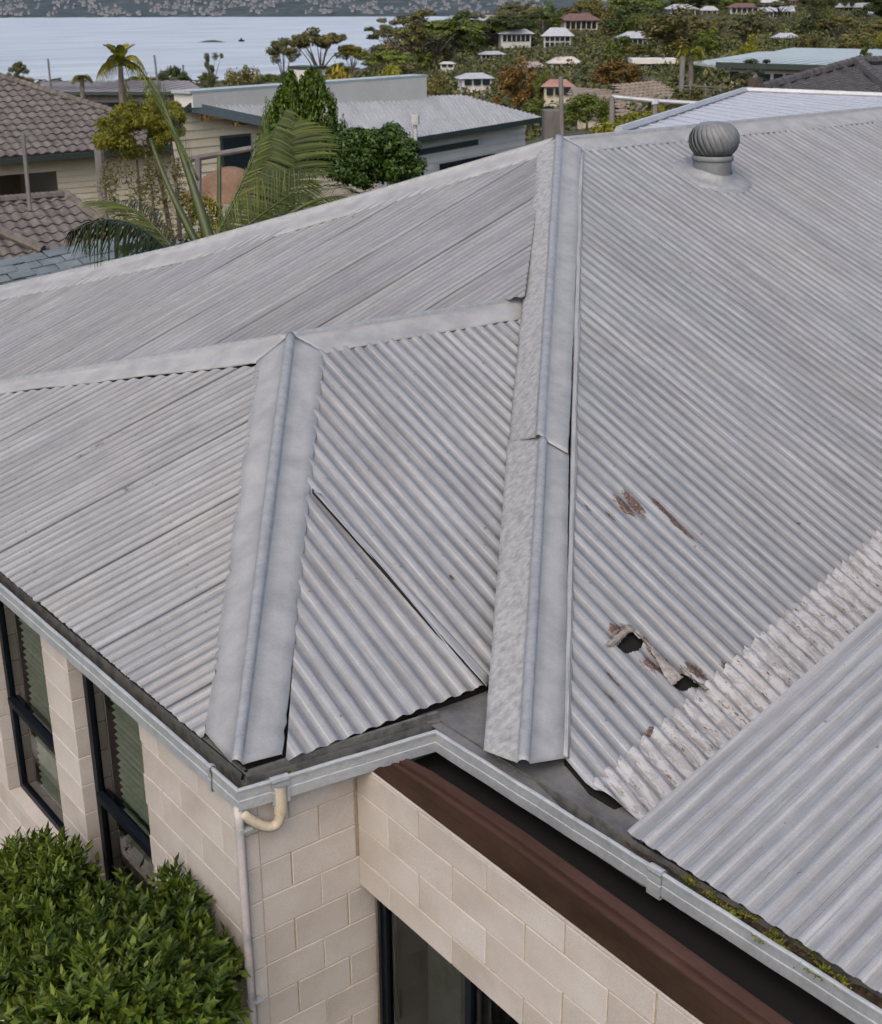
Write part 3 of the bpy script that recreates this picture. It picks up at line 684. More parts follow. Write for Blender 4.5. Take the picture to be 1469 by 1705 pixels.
# section in (x, z): face board leaning back, then mouldings, then a dark tray
def strip(mbx, prof):
    n = len(prof); k_ = lambda x: min(1., max(0., (x-.664)/.138)); V = [(x, -.115-.15*k_(x), z-.055*k_(x)) for x, z in prof]+[(x, -.45, z-.03*k_(x)) for x, z in prof]
    for y, dz in ((-1.1, -.0), (-6.0, -.01)): V += [(x, y, z+dz) for x, z in prof]
    F = [(k*n+i, k*n+i+1, (k+1)*n+i+1, (k+1)*n+i) for k in range(3) for i in range(n-1)]+[tuple(range(n-1, -1, -1)), tuple(range(3*n, 4*n))]
    mbx.add(V, F)
strip(b_, [(.668, .176), (.664, .182), (.706, .219), (.708, .216), (.742, .250), (.770, .250), (.77, .176)])
beam = b_.build('eave_beam', m_beam, house)
b_ = MB(); strip(b_, [(.738, .247), (.740, .256), (.752, .268), (.764, .270), (.766, .286), (.776, .292), (.790, .312), (.802, .313), (.802, .19), (.75, .19)]); b_.build('moulding', m_mould, beam)
b_ = MB(); b_.box((.804, -6, .02), (1.6, -.02, .05)); b_.box((1.20, -6, .05), (1.22, -.02, .165)); b_.build('soffit_tray', m_dark, house)

# ------------------------------------------------------------ windows
def window_side(y0, y1):
    fr = MB(); x0, x1 = .085, .125
    for (a, b, c, d) in ((y0, y0+.045, ZSILL, ZTOP), (y1-.06, y1, ZSILL, ZTOP), (y0+.045, y1-.06, ZSILL, ZSILL+.05), (y0+.045, y1-.06, ZTOP-.04, ZTOP)):
        fr.box((x0, a+.002, c+.002), (x1, b-.001, d))
    f = fr.build('window', m_frame, house)
    t = MB(); t.box((x0-.022, y0+.046, -.885), (x1-.004, y1-.061, -.835)); t.build('transom', m_frame, f)
    for (c, d) in ((ZSILL+.05, -.887), (-.833, ZTOP-.041)):
        g = MB(); g.add([(.106, y0+.046, c), (.106, y1-.061, c), (.106, y1-.061, d), (.106, y0+.046, d)], [(0, 3, 2, 1)]); g.build('pane', m_glass, f)
    z = ZSILL+.06; sm = None; ya, yb = y0+.05, y1-.16
    while z < ZTOP-.03:
        if sm is None:
            V = []
            for yy in (0, yb-ya):
                for i in range(5):
                    t_ = i/4-.5; V.append((t_*.036, yy, t_*.013+.005*(1-(2*t_)**2)))
            sm = mesh('blind_slat', V, grid_faces(2, 5), m_blind, smooth=True)
        o = bpy.data.objects.new('blind_slat', sm); link(o, f); o.location = np.array([.20+random.uniform(-.002, .002), ya, z])-ORG[house.name]; o.rotation_euler = (random.gauss(0, .004), random.gauss(.0, .08), 0)
        z += .049
    r = MB(); r.box((.9, y0-.3, ZSILL-.3), (.92, y1+.5, ZTOP+.1)); r.box((.14, y0-.02, ZSILL-.05), (.9, y0-.005, ZTOP)); r.box((.14, y1+.005, ZSILL-.05), (.9, y1+.02, ZTOP)); r.box((.14, y0, ZSILL-.05), (.9, y1, ZSILL-.02)); r.build('room_lining', m_room, f)
for y0, y1 in WIN: window_side(y0, y1)
# big dark window below the front wall
fr = MB(); X0 = WXC+.07
for (a, b) in ((-.135, -.095), (-.80-.045, -.80), (-1.75, -1.70), (-2.6, -2.55)): fr.box((X0, a-.0, -2.18), (X0+.05, b, -.572))
fr.box((X0+.002, -4.2, -.62), (X0+.048, -.135, -.573)); fr.box((X0-.01, -.10, -2.18), (X0+.04, -.075, -.573))
f = fr.build('window', m_frame, house)
g = MB(); g.add([(X0+.02, -4.2, -2.18), (X0+.02, -.1, -2.18), (X0+.02, -.1, -.62), (X0+.02, -4.2, -.62)], [(0, 3, 2, 1)]); g.build('pane', m_glass, f)
r = MB(); r.box((1.9, -4.2, -2.6), (1.92, -.1, -.3)); r.box((X0+.2, -4.2, -2.6), (1.9, -.1, -2.55)); r.box((X0+.1, -.09, -2.6), (1.9, -.07, -.3)); r.build('room_lining', plain('grey_green_room', (.05, .06, .052), .8), f)
r = MB(); r.box((1.0, -.42, -2.55), (1.04, -.13, -.7)); r.build('curtain', plain('grey_curtain', (.16, .17, .15), .8), f)

# ------------------------------------------------------------ rainwater pipe and outlet elbow
dp = thing('downpipe', (-.02, -.04, BOT), 'thin faded grey downpipe running down the outer corner of the pale block wall', 'downpipe')
b_ = MB(); p0 = at_x(403, 1350, -.01); 
pts = [np.array([-.024, -.026+.0*i, z]) for i, z in enumerate(np.linspace(.20, BOT, 30))]
b_.tube(pts, .023, 12); b_.build('pipe', m_pipe, dp, smooth=True)
for z in (-.96, .06):
    b_ = MB(); b_.tube([(-.024, -.026, z), (-.024, -.026, z+.022)], .027, 12); b_.box((-.02, -.06, z+.004), (.03, -.012, z+.014)); b_.build('pipe_clip', m_gut, dp)
el = thing('outlet_elbow', at_y(467, 1330, -.06), 'yellowed plastic outlet elbow under the gutter beside the block corner', 'pipe')
def bez(P, n):
    P = [np.array(p, float) for p in P]; out = []
    for i in range(n+1):
        t = i/n; Q = P
        while len(Q) > 1: Q = [lerp(a, b, t) for a, b in zip(Q[:-1], Q[1:])]
        out.append(Q[0])
    return out
e0, e1, e2, e3 = at_y(467, 1322, -.075), at_y(468, 1372, -.075), at_y(430, 1385, -.05), at_y(402, 1352, -.03)
b_ = MB(); b_.tube([e0+[0, 0, .05], e0, lerp(e0, e1, .6)], .033, 14, False); b_.build('socket', m_pvc, el, smooth=True)
b_ = MB(); b_.tube(bez([lerp(e0, e1, .5), lerp(e0, e1, .95), at_y(462, 1392, -.065), at_y(425, 1375, -.05), e3], 14), .026, 14); b_.build('bend', m_pvc, el, smooth=True)

# ------------------------------------------------------------ whirling roof ventilator
vb = P3(1185, 292); vent = thing('roof_ventilator', vb, 'grey whirlybird roof ventilator with curved vanes on the front roof slope below the ridge', 'ventilator')
m_vent = simple('dull_grey_alloy', (.14, .15, .155), (.21, .22, .225), 6, .65, .2, .002, .1, c3=(.25, .26, .265))
b_ = MB(); b_.tube([vb+[0, 0, -.05], vb+[0, 0, .16]], .19, 40, False); b_.build('neck', m_vent, vent, smooth=True)
b_ = MB(); b_.tube([vb+[0, 0, .150], vb+[0, 0, .158], vb+[0, 0, .19], vb+[0, 0, .20]], [.20, .205, .205, .19], 40, False); b_.build('collar', m_vent, vent, smooth=True)
NB = 26; prof = [(0, .185), (.025, .215), (.07, .252), (.13, .272), (.19, .266), (.245, .238), (.285, .195), (.305, .145)]
for k in range(NB):
    V = []
    for i, (z, r_) in enumerate(prof):
        r_ = r_*.92
        z_ = z/.305; tw = -.62*z_
        for j in range(6):
            x = j/5; a = 2*math.pi*k/NB+x*2*math.pi/NB*1.35+tw; rr = r_*(1-.13*(1-x)**1.6*math.sin(math.pi*min(1, .12+z_*.8)))
            V.append(vb+np.array([rr*math.cos(a), rr*math.sin(a), .195+z]))
    o = mk('vane', V, grid_faces(len(prof), 6), m_vent, vent, smooth=True); md = o.modifiers.new('t', 'SOLIDIFY'); md.thickness = .003
b_ = MB(); b_.tube([vb+[0, 0, .490], vb+[0, 0, .505], vb+[0, 0, .515], vb+[0, 0, .518]], [.155, .15, .09, .01], 32, False); b_.build('top_cap', m_vent, vent, smooth=True)
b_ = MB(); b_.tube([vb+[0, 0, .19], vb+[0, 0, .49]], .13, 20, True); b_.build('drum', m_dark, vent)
V = []; NA = 72; yv = unit(RD-n3*(RD@n3)); xv = np.cross(yv, n3)
for i in range(NA):
    a = 2*math.pi*i/NA; ca, sa = math.cos(a), math.sin(a); ro = .36+(.10 if sa < 0 else 0)*(-sa)
    ro = min(.34/max(.01, abs(ca)), .42/max(.01, abs(sa)), .40)+.008*math.sin(i*1.7)
    for (r_, h_) in ((.185, .10), (.21, .035), (.27, .02), (ro, .014), (ro+.004, -.004)):
        V.append(vb+xv*r_*ca+yv*r_*sa+n3*(h_*.8+(.006*math.cos(2*math.pi*r_*ca/.076) if r_ > .26 else 0)))
V += V[:5]
mk('base_flashing', V, grid_faces(NA+1, 5)[:, ::-1].copy(), m_roll, vent, smooth=True)
# ------------------------------------------------------------ land, lake, far shore
SEA = -23.0
UU = np.array([-900, -200, 0, 300, 500, 700, 900, 1100, 1400, 1700, 2400.])
DD = np.array([3, 8, 16, 25, 40, 60, 100, 200, 300, 400, 480, 560, 700.])
def zv(v, D): return pt(734, v, D)[2]
ZT = {
 -200: [-2.6, -2.6, -3.6, -4.6, -6, -8, -11, -16, -20, -22.0, -23.4, -26, -28],
 500: [-2.6, -2.6, -3.6, -4.6, -6, -7, -9, -13, -17, -21, -23.5, -26, -28],
 700: [-2.6, -2.6, -3.6, -4.6, -5.5, -6, -7.5, -10.5, -13.5, -16, -22, -26, -28],
 900: [-2.6, -2.6, -3.4, -4, -4.6, -5, -6, -8.5, -10, -11.5, -15, -24, -28],
 1100: [-2.6, -2.6, -3, -3.4, -3.8, -4, -4.6, -6.2, -6.2, -5.2, -4.6, -9, -25],
 1400: [-2.6, -2.6, -2.8, -3, -3.2, -3.2, -3.6, -4.2, -4.2, -3.2, -2.0, -.6, 2.],
}
VG = {700: [360, 310, 250, 185, 128, 108, 92, None, None, None], 900: [330, 270, 205, 148, 98, 66, 47, None, None, None],
 1100: [270, 215, 172, 128, 84, 58, 34, 24, None, None], 1400: [250, 195, 158, 118, 78, 52, 30, 11, 0, -9]}
for u_, row in VG.items():
    for k_, v_ in enumerate(row):
        if v_ is not None: ZT[u_][k_+3] = CAM[2]-DD[k_+3]*math.tan(PITCH+math.atan((v_-PH/2)/FPX))
ZT[-900] = ZT[-200]; ZT[0] = ZT[-200]; ZT[300] = ZT[-200]; ZT[1700] = ZT[1400]; ZT[2400] = ZT[1400]
ZM = np.array([ZT[int(u)] for u in UU], float)
def tz(u, D):
    u = np.clip(u, UU[0], UU[-1]); D = np.clip(D, DD[0], DD[-1]); i = np.clip(np.searchsorted(UU, u)-1, 0, len(UU)-2); j = np.clip(np.searchsorted(DD, D)-1, 0, len(DD)-2)
    a = (u-UU[i])/(UU[i+1]-UU[i]); b = (D-DD[j])/(DD[j+1]-DD[j])
    return (ZM[i, j]*(1-a)*(1-b)+ZM[i+1, j]*a*(1-b)+ZM[i, j+1]*(1-a)*b+ZM[i+1, j+1]*a*b)
FH = unit([fw[0], fw[1], 0]); RH = np.array([FH[1], -FH[0], 0])
def ground_at(u, D, z=None):          # a point of the land: bearing given by the picture column, horizontal distance D
    p = CAM+FH*D+RH*D*(u-PW/2)/FPX*1.0/math.cos(PITCH)*1.0; z = tz(u, D) if z is None else z
    return np.array([p[0], p[1], z])
def vcol(p):                          # picture position of a place
    d = np.array(p)-CAM; z = d@fw; return PW/2+FPX*(d@rt)/z, PH/2-FPX*(d@up)/z, z
us = np.linspace(-2400, 3200, 130); ds = np.concatenate([[-60, -20, 0], np.geomspace(3, 700, 110)]); V = []
for u in us:
    for D in ds:
        if D < 3: q = CAM+FH*D+RH*(u-PW/2)/FPX*3.3; V.append((q[0]*1.0+RH[0]*(u-734)*.02, q[1]+RH[1]*(u-734)*.02, -2.6))
        else:
            q = ground_at(u, D); lat = (u-734)*.02*max(0, 1-(D-3)/20); V.append((q[0]+RH[0]*lat, q[1]+RH[1]*lat, q[2]+.004*D*float(snoise(q[0]*.08, q[1]*.08, 2)) if D > 14 else q[2]))
m_ground = simple('dry_grass_ground', (.035, .045, .018), (.075, .075, .032), .35, .95, .6, .05, 0, c3=(.12, .10, .055), fine=3, rand=False)
o = mk('ground', V, grid_faces(len(us), len(ds))[:, ::-1].copy(), m_ground, smooth=True); tag(o, 'grassy ground sloping down to the lake', kind='structure')
# lake
m, nt, b, n, L = mat_new('lake_water'); vec = coords(nt, rand=False)
g1 = noise(nt, vec, .9, 6, .65)
st_ = coords(nt, scale=(.012, .03, 1), rand=False)
L(ramp(nt, noise(nt, st_, 1.0, 4), [(.35, (.36, .385, .415)), (.65, (.56, .58, .60))]), b.inputs['Base Color']); b.inputs['Roughness'].default_value = .28
bump(nt, b, g1, .8, .4); m_water = m
q = [ground_at(-3500, 300, SEA), ground_at(5000, 300, SEA), ground_at(5000, 2300, SEA), ground_at(-3500, 2300, SEA)]
tag(mk('lake', q, [(0, 1, 2, 3)], m_water), 'wide pale grey blue lake with light ripples', kind='structure')
# far shore
m, nt, b, n, L = mat_new('wooded_far_hills'); vec = coords(nt, rand=False)
c = ramp(nt, noise(nt, vec, .02, 8, .75), [(.35, (.02, .035, .045)), (.52, (.04, .058, .06)), (.68, (.10, .11, .11))])
L(c, b.inputs['Base Color']); b.inputs['Roughness'].default_value = .95; m_far = m
us = np.linspace(-900, 2600, 260); ds = np.linspace(1700, 3600, 60); V = []
def farz(u, D): return SEA-1.5+max(0, (D-1690-18*math.sin(u*.006)))*.055+7*float(snoise(np.array(u*.02), np.array(D*.004), 7))*min(1, (D-1690)/200)
for u in us:
    for D in ds:
        z = farz(u, D)+random.uniform(0, 3.5)*(D > 1715); q = ground_at(u, D, z); V.append(q)
tag(mk('far_hills', V, grid_faces(len(us), len(ds))[:, ::-1].copy(), m_far), 'blue hazy wooded hills with a town across the lake', kind='structure')
m_fh = plain('distant_walls', (.27, .28, .30), .8); m_fr = plain('distant_roofs', (.15, .155, .17), .8)
hw_, hr = MB(), MB(); r2 = np.random.default_rng(5)
for _ in range(4200):
    u = r2.uniform(-100, 1560); D = 1725+r2.uniform(0, 1)**1.2*900
    if snoise(np.array(u*.05), np.array(D*.012), 17) < -.05+.35*r2.uniform(-1, 1): continue
    q = ground_at(u, D, farz(u, D)); s = r2.uniform(1.4, 3.2); h = r2.uniform(1.5, 3.5); a = r2.uniform(0, 3.14); ax = np.array([math.cos(a), math.sin(a), 0])*s; ay = np.array([-math.sin(a), math.cos(a), 0])*s*.7
    hw_.obox(q+[0, 0, h/2+1.5], ax, ay, (0, 0, h/2))
    t = q+np.array([0, 0, h+1.5]); hr.add([t-ax*1.1-ay*1.1, t+ax*1.1-ay*1.1, t+ax*1.1+ay*1.1, t-ax*1.1+ay*1.1, t-ax*.4+[0, 0, 1.6], t+ax*.4+[0, 0, 1.6]], [(0, 1, 5, 4), (1, 2, 5), (2, 3, 4, 5), (3, 0, 4)])
tag(hw_.build('town_walls', m_fh), 'pale house walls of the town across the lake', kind='stuff'); tag(hr.build('town_roofs', m_fr), 'roofs of the town across the lake', kind='stuff')
mb = MB(); pts = [(750, 1660), (900, 1600), (1100, 1560), (1400, 1540)]
top = [ground_at(u, D+70, SEA+1.2) for u, D in pts]; bot = [ground_at(u, D, SEA+.6) for u, D in pts]
tag(mk('sand_spit', bot+top, [(i, i+1, 5+i, 4+i) for i in range(3)], simple('sand', (.38, .30, .20), (.48, .38, .26), .05, .9)), 'thin sandy spit along the far side of the lake', kind='structure')
isl = thing('islet', at_z(353, 70, SEA), 'low dark islet out in the lake', 'islet')
V = []; 
for i in range(13):
    for j in range(6):
        a = i/12; bq = j/5-.5; V.append(at_z(353, 70, SEA)+RH*(a-.5)*16*1.0+FH*bq*7+np.array([0, 0, max(-.3, 1.3*math.sin(math.pi*a)*(1-4*bq*bq)-.1)]))
mk('rock', V, grid_faces(13, 6), simple('dark_rock', (.04, .045, .04), (.09, .09, .07), .6, .9), isl)
bt = thing('rowing_boat', at_z(402, 69, SEA), 'tiny dark boat on the lake beside the islet', 'boat')
c = at_z(402, 69, SEA); b_ = MB(); b_.prism([c+RH*-2+[0, 0, .9], c+RH*2+[0, 0, .9], c+RH*1.4, c+RH*-1.4], FH*1.2); b_.build('hull', m_dark, bt)
b_ = MB(); b_.obox(c+[0, 0, 1.3], RH*.5, FH*.4, (0, 0, .6)); b_.build('cabin', m_dark, bt)

# ------------------------------------------------------------ air
DENS = .0014
bp = [ground_at(-3300, -0.0, 0)]
cx0, cy0 = -2200, -600
m, nt, b, n, L = mat_new('haze'); nt.nodes.remove(b); pv = n('ShaderNodeVolumePrincipled'); pv.inputs['Color'].default_value = (.68, .83, 1.0, 1); pv.inputs['Density'].default_value = DENS
L(pv.outputs[0], nt.nodes['Material Output'].inputs['Volume'])
cc = CAM+FH*1900; b_ = MB(); b_.obox((cc[0], cc[1], 45), FH*2200, RH*3600, (0, 0, 74)); hz = b_.build('haze', m); tag(hz, 'thin blue air over the lake', kind='stuff')
# ------------------------------------------------------------ leaves and trees
f_gum = foliage('gum_leaves', (.045, .055, .022), (.115, .12, .042), (.23, .21, .085))
f_dark = foliage('dark_leaves', (.022, .036, .009), (.05, .075, .018), (.11, .13, .035))
f_mid = foliage('mid_green_leaves', (.045, .075, .010), (.11, .155, .02), (.23, .25, .04))
f_gold = foliage('golden_leaves', (.14, .11, .008), (.30, .24, .015), (.48, .38, .03))
f_yel = foliage('yellow_green_leaves', (.08, .10, .010), (.20, .205, .016), (.42, .37, .035), .35)
f_rust = foliage('rusty_leaves', (.08, .05, .012), (.17, .10, .02), (.27, .16, .035))
f_olive = foliage('olive_leaves', (.06, .065, .02), (.14, .13, .035), (.26, .22, .06))
f_cyp = foliage('cypress_sprays', (.02, .05, .006), (.06, .12, .010), (.19, .26, .02), .25)
f_bush = foliage('glossy_shrub_leaves', (.018, .038, .006), (.055, .10, .012), (.145, .20, .026), .25, .38)
f_palm = foliage('palm_leaflets', (.022, .042, .008), (.065, .092, .014), (.17, .19, .035), .2, .4)
f_palmd = foliage('dark_palm_leaflets', (.014, .026, .006), (.03, .048, .01), (.06, .08, .018), .2, .4)
m_trunk = simple('tree_bark', (.06, .05, .04), (.15, .13, .11), 6, .9, .6, .01, 0, stretch=(1, 1, .3), c3=(.24, .21, .18), fine=20)
m_stalk = simple('green_stalk', (.03, .05, .012), (.08, .10, .02), 5, .5, .2, .003, stretch=(1, 1, .3))
def leaf_cloud(Pts, Nr, size, aspect=.45, jitter=.35, fold=False, dirs=None, r=rng):
    N = len(Pts); Nr = Nr+r.normal(0, jitter, (N, 3)); Nr /= np.linalg.norm(Nr, axis=1)[:, None]
    t = r.normal(0, 1, (N, 3)) if dirs is None else dirs+r.normal(0, .18, (N, 3))
    t -= (t*Nr).sum(1)[:, None]*Nr; t /= np.linalg.norm(t, axis=1)[:, None]; b = np.cross(Nr, t)
    s = (size*r.uniform(.6, 1.35, N))[:, None]
    if fold:
        a = Pts; m1 = Pts+t*s*.45+b*s*aspect*.5+Nr*s*.07; m2 = Pts+t*s*.45-b*s*aspect*.5+Nr*s*.07; e = Pts+t*s; c = Pts+t*s*.5
        V = np.stack([a, m1, e, m2, c], 1).reshape(-1, 3); k = np.arange(N)*5
        F = np.concatenate([np.stack([k, k+4, k+1, k+1], 1)[:, :3], np.stack([k+4, k+2, k+1], 1), np.stack([k, k+3, k+4], 1), np.stack([k+4, k+3, k+2], 1)])
        return V, F
    V = np.stack([Pts-t*s*.5, Pts+b*s*aspect*.5, Pts+t*s*.5, Pts-b*s*aspect*.5], 1).reshape(-1, 3)
    k = np.arange(N)*4; return V, np.stack([k, k+1, k+2, k+3], 1)
def sph(n, r=rng):
    d = r.normal(0, 1, (n, 3)); return d/np.linalg.norm(d, axis=1)[:, None]
def crown_pts(clumps, per, r=rng, low=.45):
    P, N = [], []
    for c, rad in clumps:
        n = int(per); d = sph(n, r); q = np.array(c)+d*np.array(rad)*r.uniform(low, 1.0, (n, 1))
        P.append(q); N.append(d+np.array([0, 0, .35]))
    return np.concatenate(P), np.concatenate(N)
def proto(kind, seed):
    r = np.random.default_rng(seed); cl = []; limbs = []
    if kind == 'gum':
        for k in range(26):
            a = r.uniform(0, 6.28); rr = math.sqrt(r.uniform(0, 1))*.42; z = .62+.30*math.sqrt(max(0, 1-(rr/.47)**2))*r.uniform(.75, 1)-.10*r.uniform(0, 1)
            c = np.array([rr*math.cos(a), rr*math.sin(a), z]); q = r.uniform(.06, .12); cl.append((c, (q*1.35, q*1.35, q*.62)))
            if k % 2 == 0: limbs.append(c)
        per, sz = 210, .040
    elif kind == 'round':
        for k in range(46):
            d = sph(1, r)[0]; d[2] = abs(d[2])*1.0-.15; c = np.array([d[0]*.38, d[1]*.38, .42+d[2]*.42]); q = r.uniform(.09, .15); cl.append((c, (q, q, q*.9)))
        limbs = [cl[i][0] for i in (0, 5, 9)]; per, sz = 140, .046
    elif kind == 'bushy':
        for k in range(34):
            a = r.uniform(0, 6.28); rr = r.uniform(0, 1)**.6*.40; z = .15+r.uniform(0, .75)*(1-rr*1.1)
            q = r.uniform(.07, .15); cl.append((np.array([rr*math.cos(a), rr*math.sin(a), z]), (q, q, q)))
        limbs = [c for c, _ in cl[::5]]; per, sz = 150, .050
    elif kind == 'sparse':
        for k in range(20):
            a = r.uniform(0, 6.28); rr = r.uniform(.05, .40); z = .35+r.uniform(0, .6); q = r.uniform(.05, .10)
            cl.append((np.array([rr*math.cos(a), rr*math.sin(a), z]), (q*1.2, q*1.2, q*.7))); limbs.append(cl[-1][0])
        per, sz = 150, .038
    elif kind == 'pine':
        for k in range(22):
            z = .25+.72*k/22; rr = .30*(1-z)+.03; a = k*2.4; cl.append((np.array([rr*.6*math.cos(a), rr*.6*math.sin(a), z]), (rr*.75, rr*.75, .035)))
        per, sz = 80, .040
    P, N = crown_pts(cl, per, r); V, F = leaf_cloud(P, N, np.full(len(P), sz), .55, .5, r=r)
    cm = mesh('crown', V, F, f_mid)
    mb = MB(); top = .55 if kind in ('round', 'bushy') else .60 if kind != 'pine' else .97
    mb.tube([(0, 0, -.12), (.01, 0, .2), (.0, .01, top)], [.030, .022, .008], 6)
    for c in limbs:
        st_ = np.array([0, 0, .18+.25*r.uniform(0, 1)]); mb.tube([st_, lerp(st_, c, .5)+np.array([0, 0, .04]), c], [.012, .008, .003], 4)
    return cm, mesh('trunk', mb.V, mb.F, m_trunk)
PROT = {(k, i): proto(k, 100+i*7+len(k)) for k, n_ in (('gum', 3), ('round', 2), ('bushy', 3), ('sparse', 2), ('pine', 1)) for i in range(n_)}
NV = {'gum': 3, 'round': 2, 'bushy': 3, 'sparse': 2, 'pine': 1}
def set_mat(o, m):
    if len(o.data.materials) == 0: return
    o.material_slots[0].link = 'OBJECT'; o.material_slots[0].material = m
TREES = []
def tree(u, vtop, wpx, D, kind, m, label, group=None, name='tree', vb=None, var=None):
    p = ground_at(u, D); 
    uu, vv, dep = vcol(p); Hh = max(1.2, (vv-vtop)*dep/FPX) if vtop is not None else random.uniform(5, 9)
    if vb is not None: # base hidden: crown only from vb up
        Hh = max(1.2, (vv-vtop)*dep/FPX)
    W_ = wpx*dep/FPX; v_ = var if var is not None else random.randrange(NV[kind]); cm, tm = PROT[(kind, v_)]
    o = thing(name, p, label, 'tree', group)
    hr_ = Hh if vb is None else (vb-vtop)*dep/FPX; zb = Hh-hr_
    a = random.uniform(0, 6.28)
    for nm, me in (('crown', cm), ('trunk', tm)):
        c = bpy.data.objects.new(nm, me); link(c, o)
        c.scale = (W_/.86, W_/.86, hr_/.97); c.location = (0, 0, zb); c.rotation_euler = (0, 0, a)
        if nm == 'crown': set_mat(c, m)
    TREES.append((u, vtop or 0, wpx, D)); return o

# ------------------------------------------------------------ buildings beyond
m_cream = simple('cream_weatherboard', (.54, .47, .34), (.63, .56, .42), 1.2, .75, .2, .01, fine=30)
m_pale = simple('pale_painted_wall', (.60, .585, .54), (.69, .67, .62), 1.2, .75, .2, .01, fine=30)
m_white = plain('white_paint', (.52, .52, .49), .6)
m_iron = simple('pale_iron_roof', (.40, .41, .43), (.48, .49, .51), 1.5, .5, .2, .004, .15, c3=(.53, .54, .55), fine=20)
m_green = simple('pale_green_iron', (.36, .43, .42), (.45, .51, .50), .6, .5, .2, .004, .1, c3=(.38, .40, .38), fine=10)
m_tile = simple('brown_concrete_tile', (.075, .062, .055), (.15, .13, .115), 3, .85, .5, .006, c3=(.21, .185, .165), fine=40)
m_tileg = simple('charcoal_tile', (.045, .042, .042), (.09, .085, .085), 3, .85, .5, .006, c3=(.12, .115, .11), fine=20)
m_tilet = simple('tan_tile', (.15, .12, .085), (.25, .20, .15), 2, .85, .5, .006, c3=(.31, .26, .20), fine=20)
m_shing = simple('blue_grey_shingle', (.09, .115, .13), (.15, .18, .19), 2, .8, .5, .006, c3=(.21, .235, .235), fine=20)
m_red = simple('faded_red_roof', (.26, .12, .10), (.36, .19, .16), 1.5, .8, .2, .004, c3=(.42, .26, .23))
m_brn = simple('red_brown_roof', (.12, .07, .06), (.19, .11, .09), 1.5, .8)
m_trimg = plain('dark_green_trim', (.035, .05, .042), .5)
m_glz = plain('dark_window_pane', (.02, .03, .035), .15)
m_post = simple('grey_timber', (.10, .09, .085), (.19, .175, .16), 5, .85, .4, .004, stretch=(1, 1, .2))
m_earth = simple('brown_earth', (.14, .08, .05), (.26, .16, .10), 1.5, .95, .8, .03, fine=12)
TL = .30
def tile_mesh(w, l, name='roof_tile', m=m_tile, seg=6):
    # S-profile tile lying in x (width), y (up the slope), z out; low edge thick and proud
    V = []; x = np.linspace(0, 1.04, seg+1)
    z = .028*np.sin(x*2*math.pi+.6)+.012
    for (y, dz) in ((-.004*l, -.02), (0, .032), (1.08*l, .0)):
        for xi, zi in zip(x, z): V.append((xi*w, y if y < l else y, zi+dz))
    return mesh(name, V, grid_faces(3, seg+1)[:, ::-1].copy(), m, smooth=False)
def pip(p, poly):
    ins = False
    for i in range(len(poly)):
        (x0, y0), (x1, y1) = poly[i], poly[(i+1) % len(poly)]
        if (y0 > p[1]) != (y1 > p[1]) and p[0] < x0+(x1-x0)*(p[1]-y0)/(y1-y0): ins = not ins
    return ins
def tiled_face(parent, poly3, eave_dir, w, l, mt, single=True, limit=300, label=None):
    # board under, tiles on top; the largest-looking 300 as parts, the rest joined
    poly3 = [np.array(p, float) for p in poly3]; xd = unit(eave_dir); n_ = unit(np.cross(poly3[1]-poly3[0], poly3[2]-poly3[0])); n_ = n_ if n_[2] > 0 else -n_
    xd = unit(xd-n_*(xd@n_)); yd = np.cross(n_, xd); O = poly3[0]
    mb = MB(); mb.prism([p-n_*.02 for p in poly3], -n_*.08); rf = mb.build('roof', mt, parent)
    P2d = [((p-O)@xd, (p-O)@yd) for p in poly3]; x0, x1 = min(p[0] for p in P2d), max(p[0] for p in P2d); y0, y1 = min(p[1] for p in P2d), max(p[1] for p in P2d)
    cand = []
    j = 0
    while y0+j*l < y1:
        i = 0
        while x0+i*w < x1:
            x, y = x0+i*w+(j % 2)*w*.5*0, y0+j*l
            if pip((x+w*.5, y+l*.5), P2d):
                p = O+xd*x+yd*y; u_, v_, dep = vcol(p+xd*w*.5)
                if -25 < u_ < PW+25 and v_ > -20: cand.append((dep, x, y))
            i += 1
        j += 1
    cand.sort(); me = tile_mesh(w, l, 'roof_tile', mt); Rm = Matrix((xd, yd, n_)).transposed().to_3x3()
    k = 0
    if single:
        for (dep, x, y) in cand[:limit]:
            o = bpy.data.objects.new('roof_tile', me); link(o, rf); p = O+xd*x+yd*y+n_*.015-ORG[rf.name]
            o.matrix_local = Matrix.Translation(p) @ (Rm @ Matrix.Rotation(random.gauss(0, .012), 3, 'X')).to_4x4(); k += 1
    rest = cand[k:]
    if rest:
        tv = np.array([v.co[:] for v in me.vertices]); tf = np.array([list(f.vertices) for f in me.polygons]); Vs, Fs = [], []
        for q, (dep, x, y) in enumerate(rest):
            t = tv*[1, 1, 1]+[0, 0, random.uniform(0, .006)]; Vs.append(O+xd*x+yd*y+n_*.015+t[:, 0:1]*xd+t[:, 1:2]*yd+t[:, 2:3]*n_); Fs.append(tf+q*len(tv))
        o = mk('roof_tiles', np.concatenate(Vs), np.concatenate(Fs), mt, rf); o['kind'] = 'stuff'
    return rf, n_
def ridge_tiles(parent, a, b, n, r, mt, name='ridge_tile'):
    a, b = np.array(a, float), np.array(b, float); d = (b-a)/n; L_ = np.linalg.norm(d); mb = MB(); mb.tube([(0, 0, 0), (0, 0, L_*1.06)], [r*1.12, r*.95], 8)
    me = mesh(name, mb.V, mb.F, mt, smooth=False); q = Vector(d).to_track_quat('Z', 'Y')
    for i in range(n):
        o = bpy.data.objects.new(name, me); link(o, parent); o.location = a+d*i-ORG[parent.name]; o.rotation_mode = 'QUATERNION'; o.rotation_quaternion = q
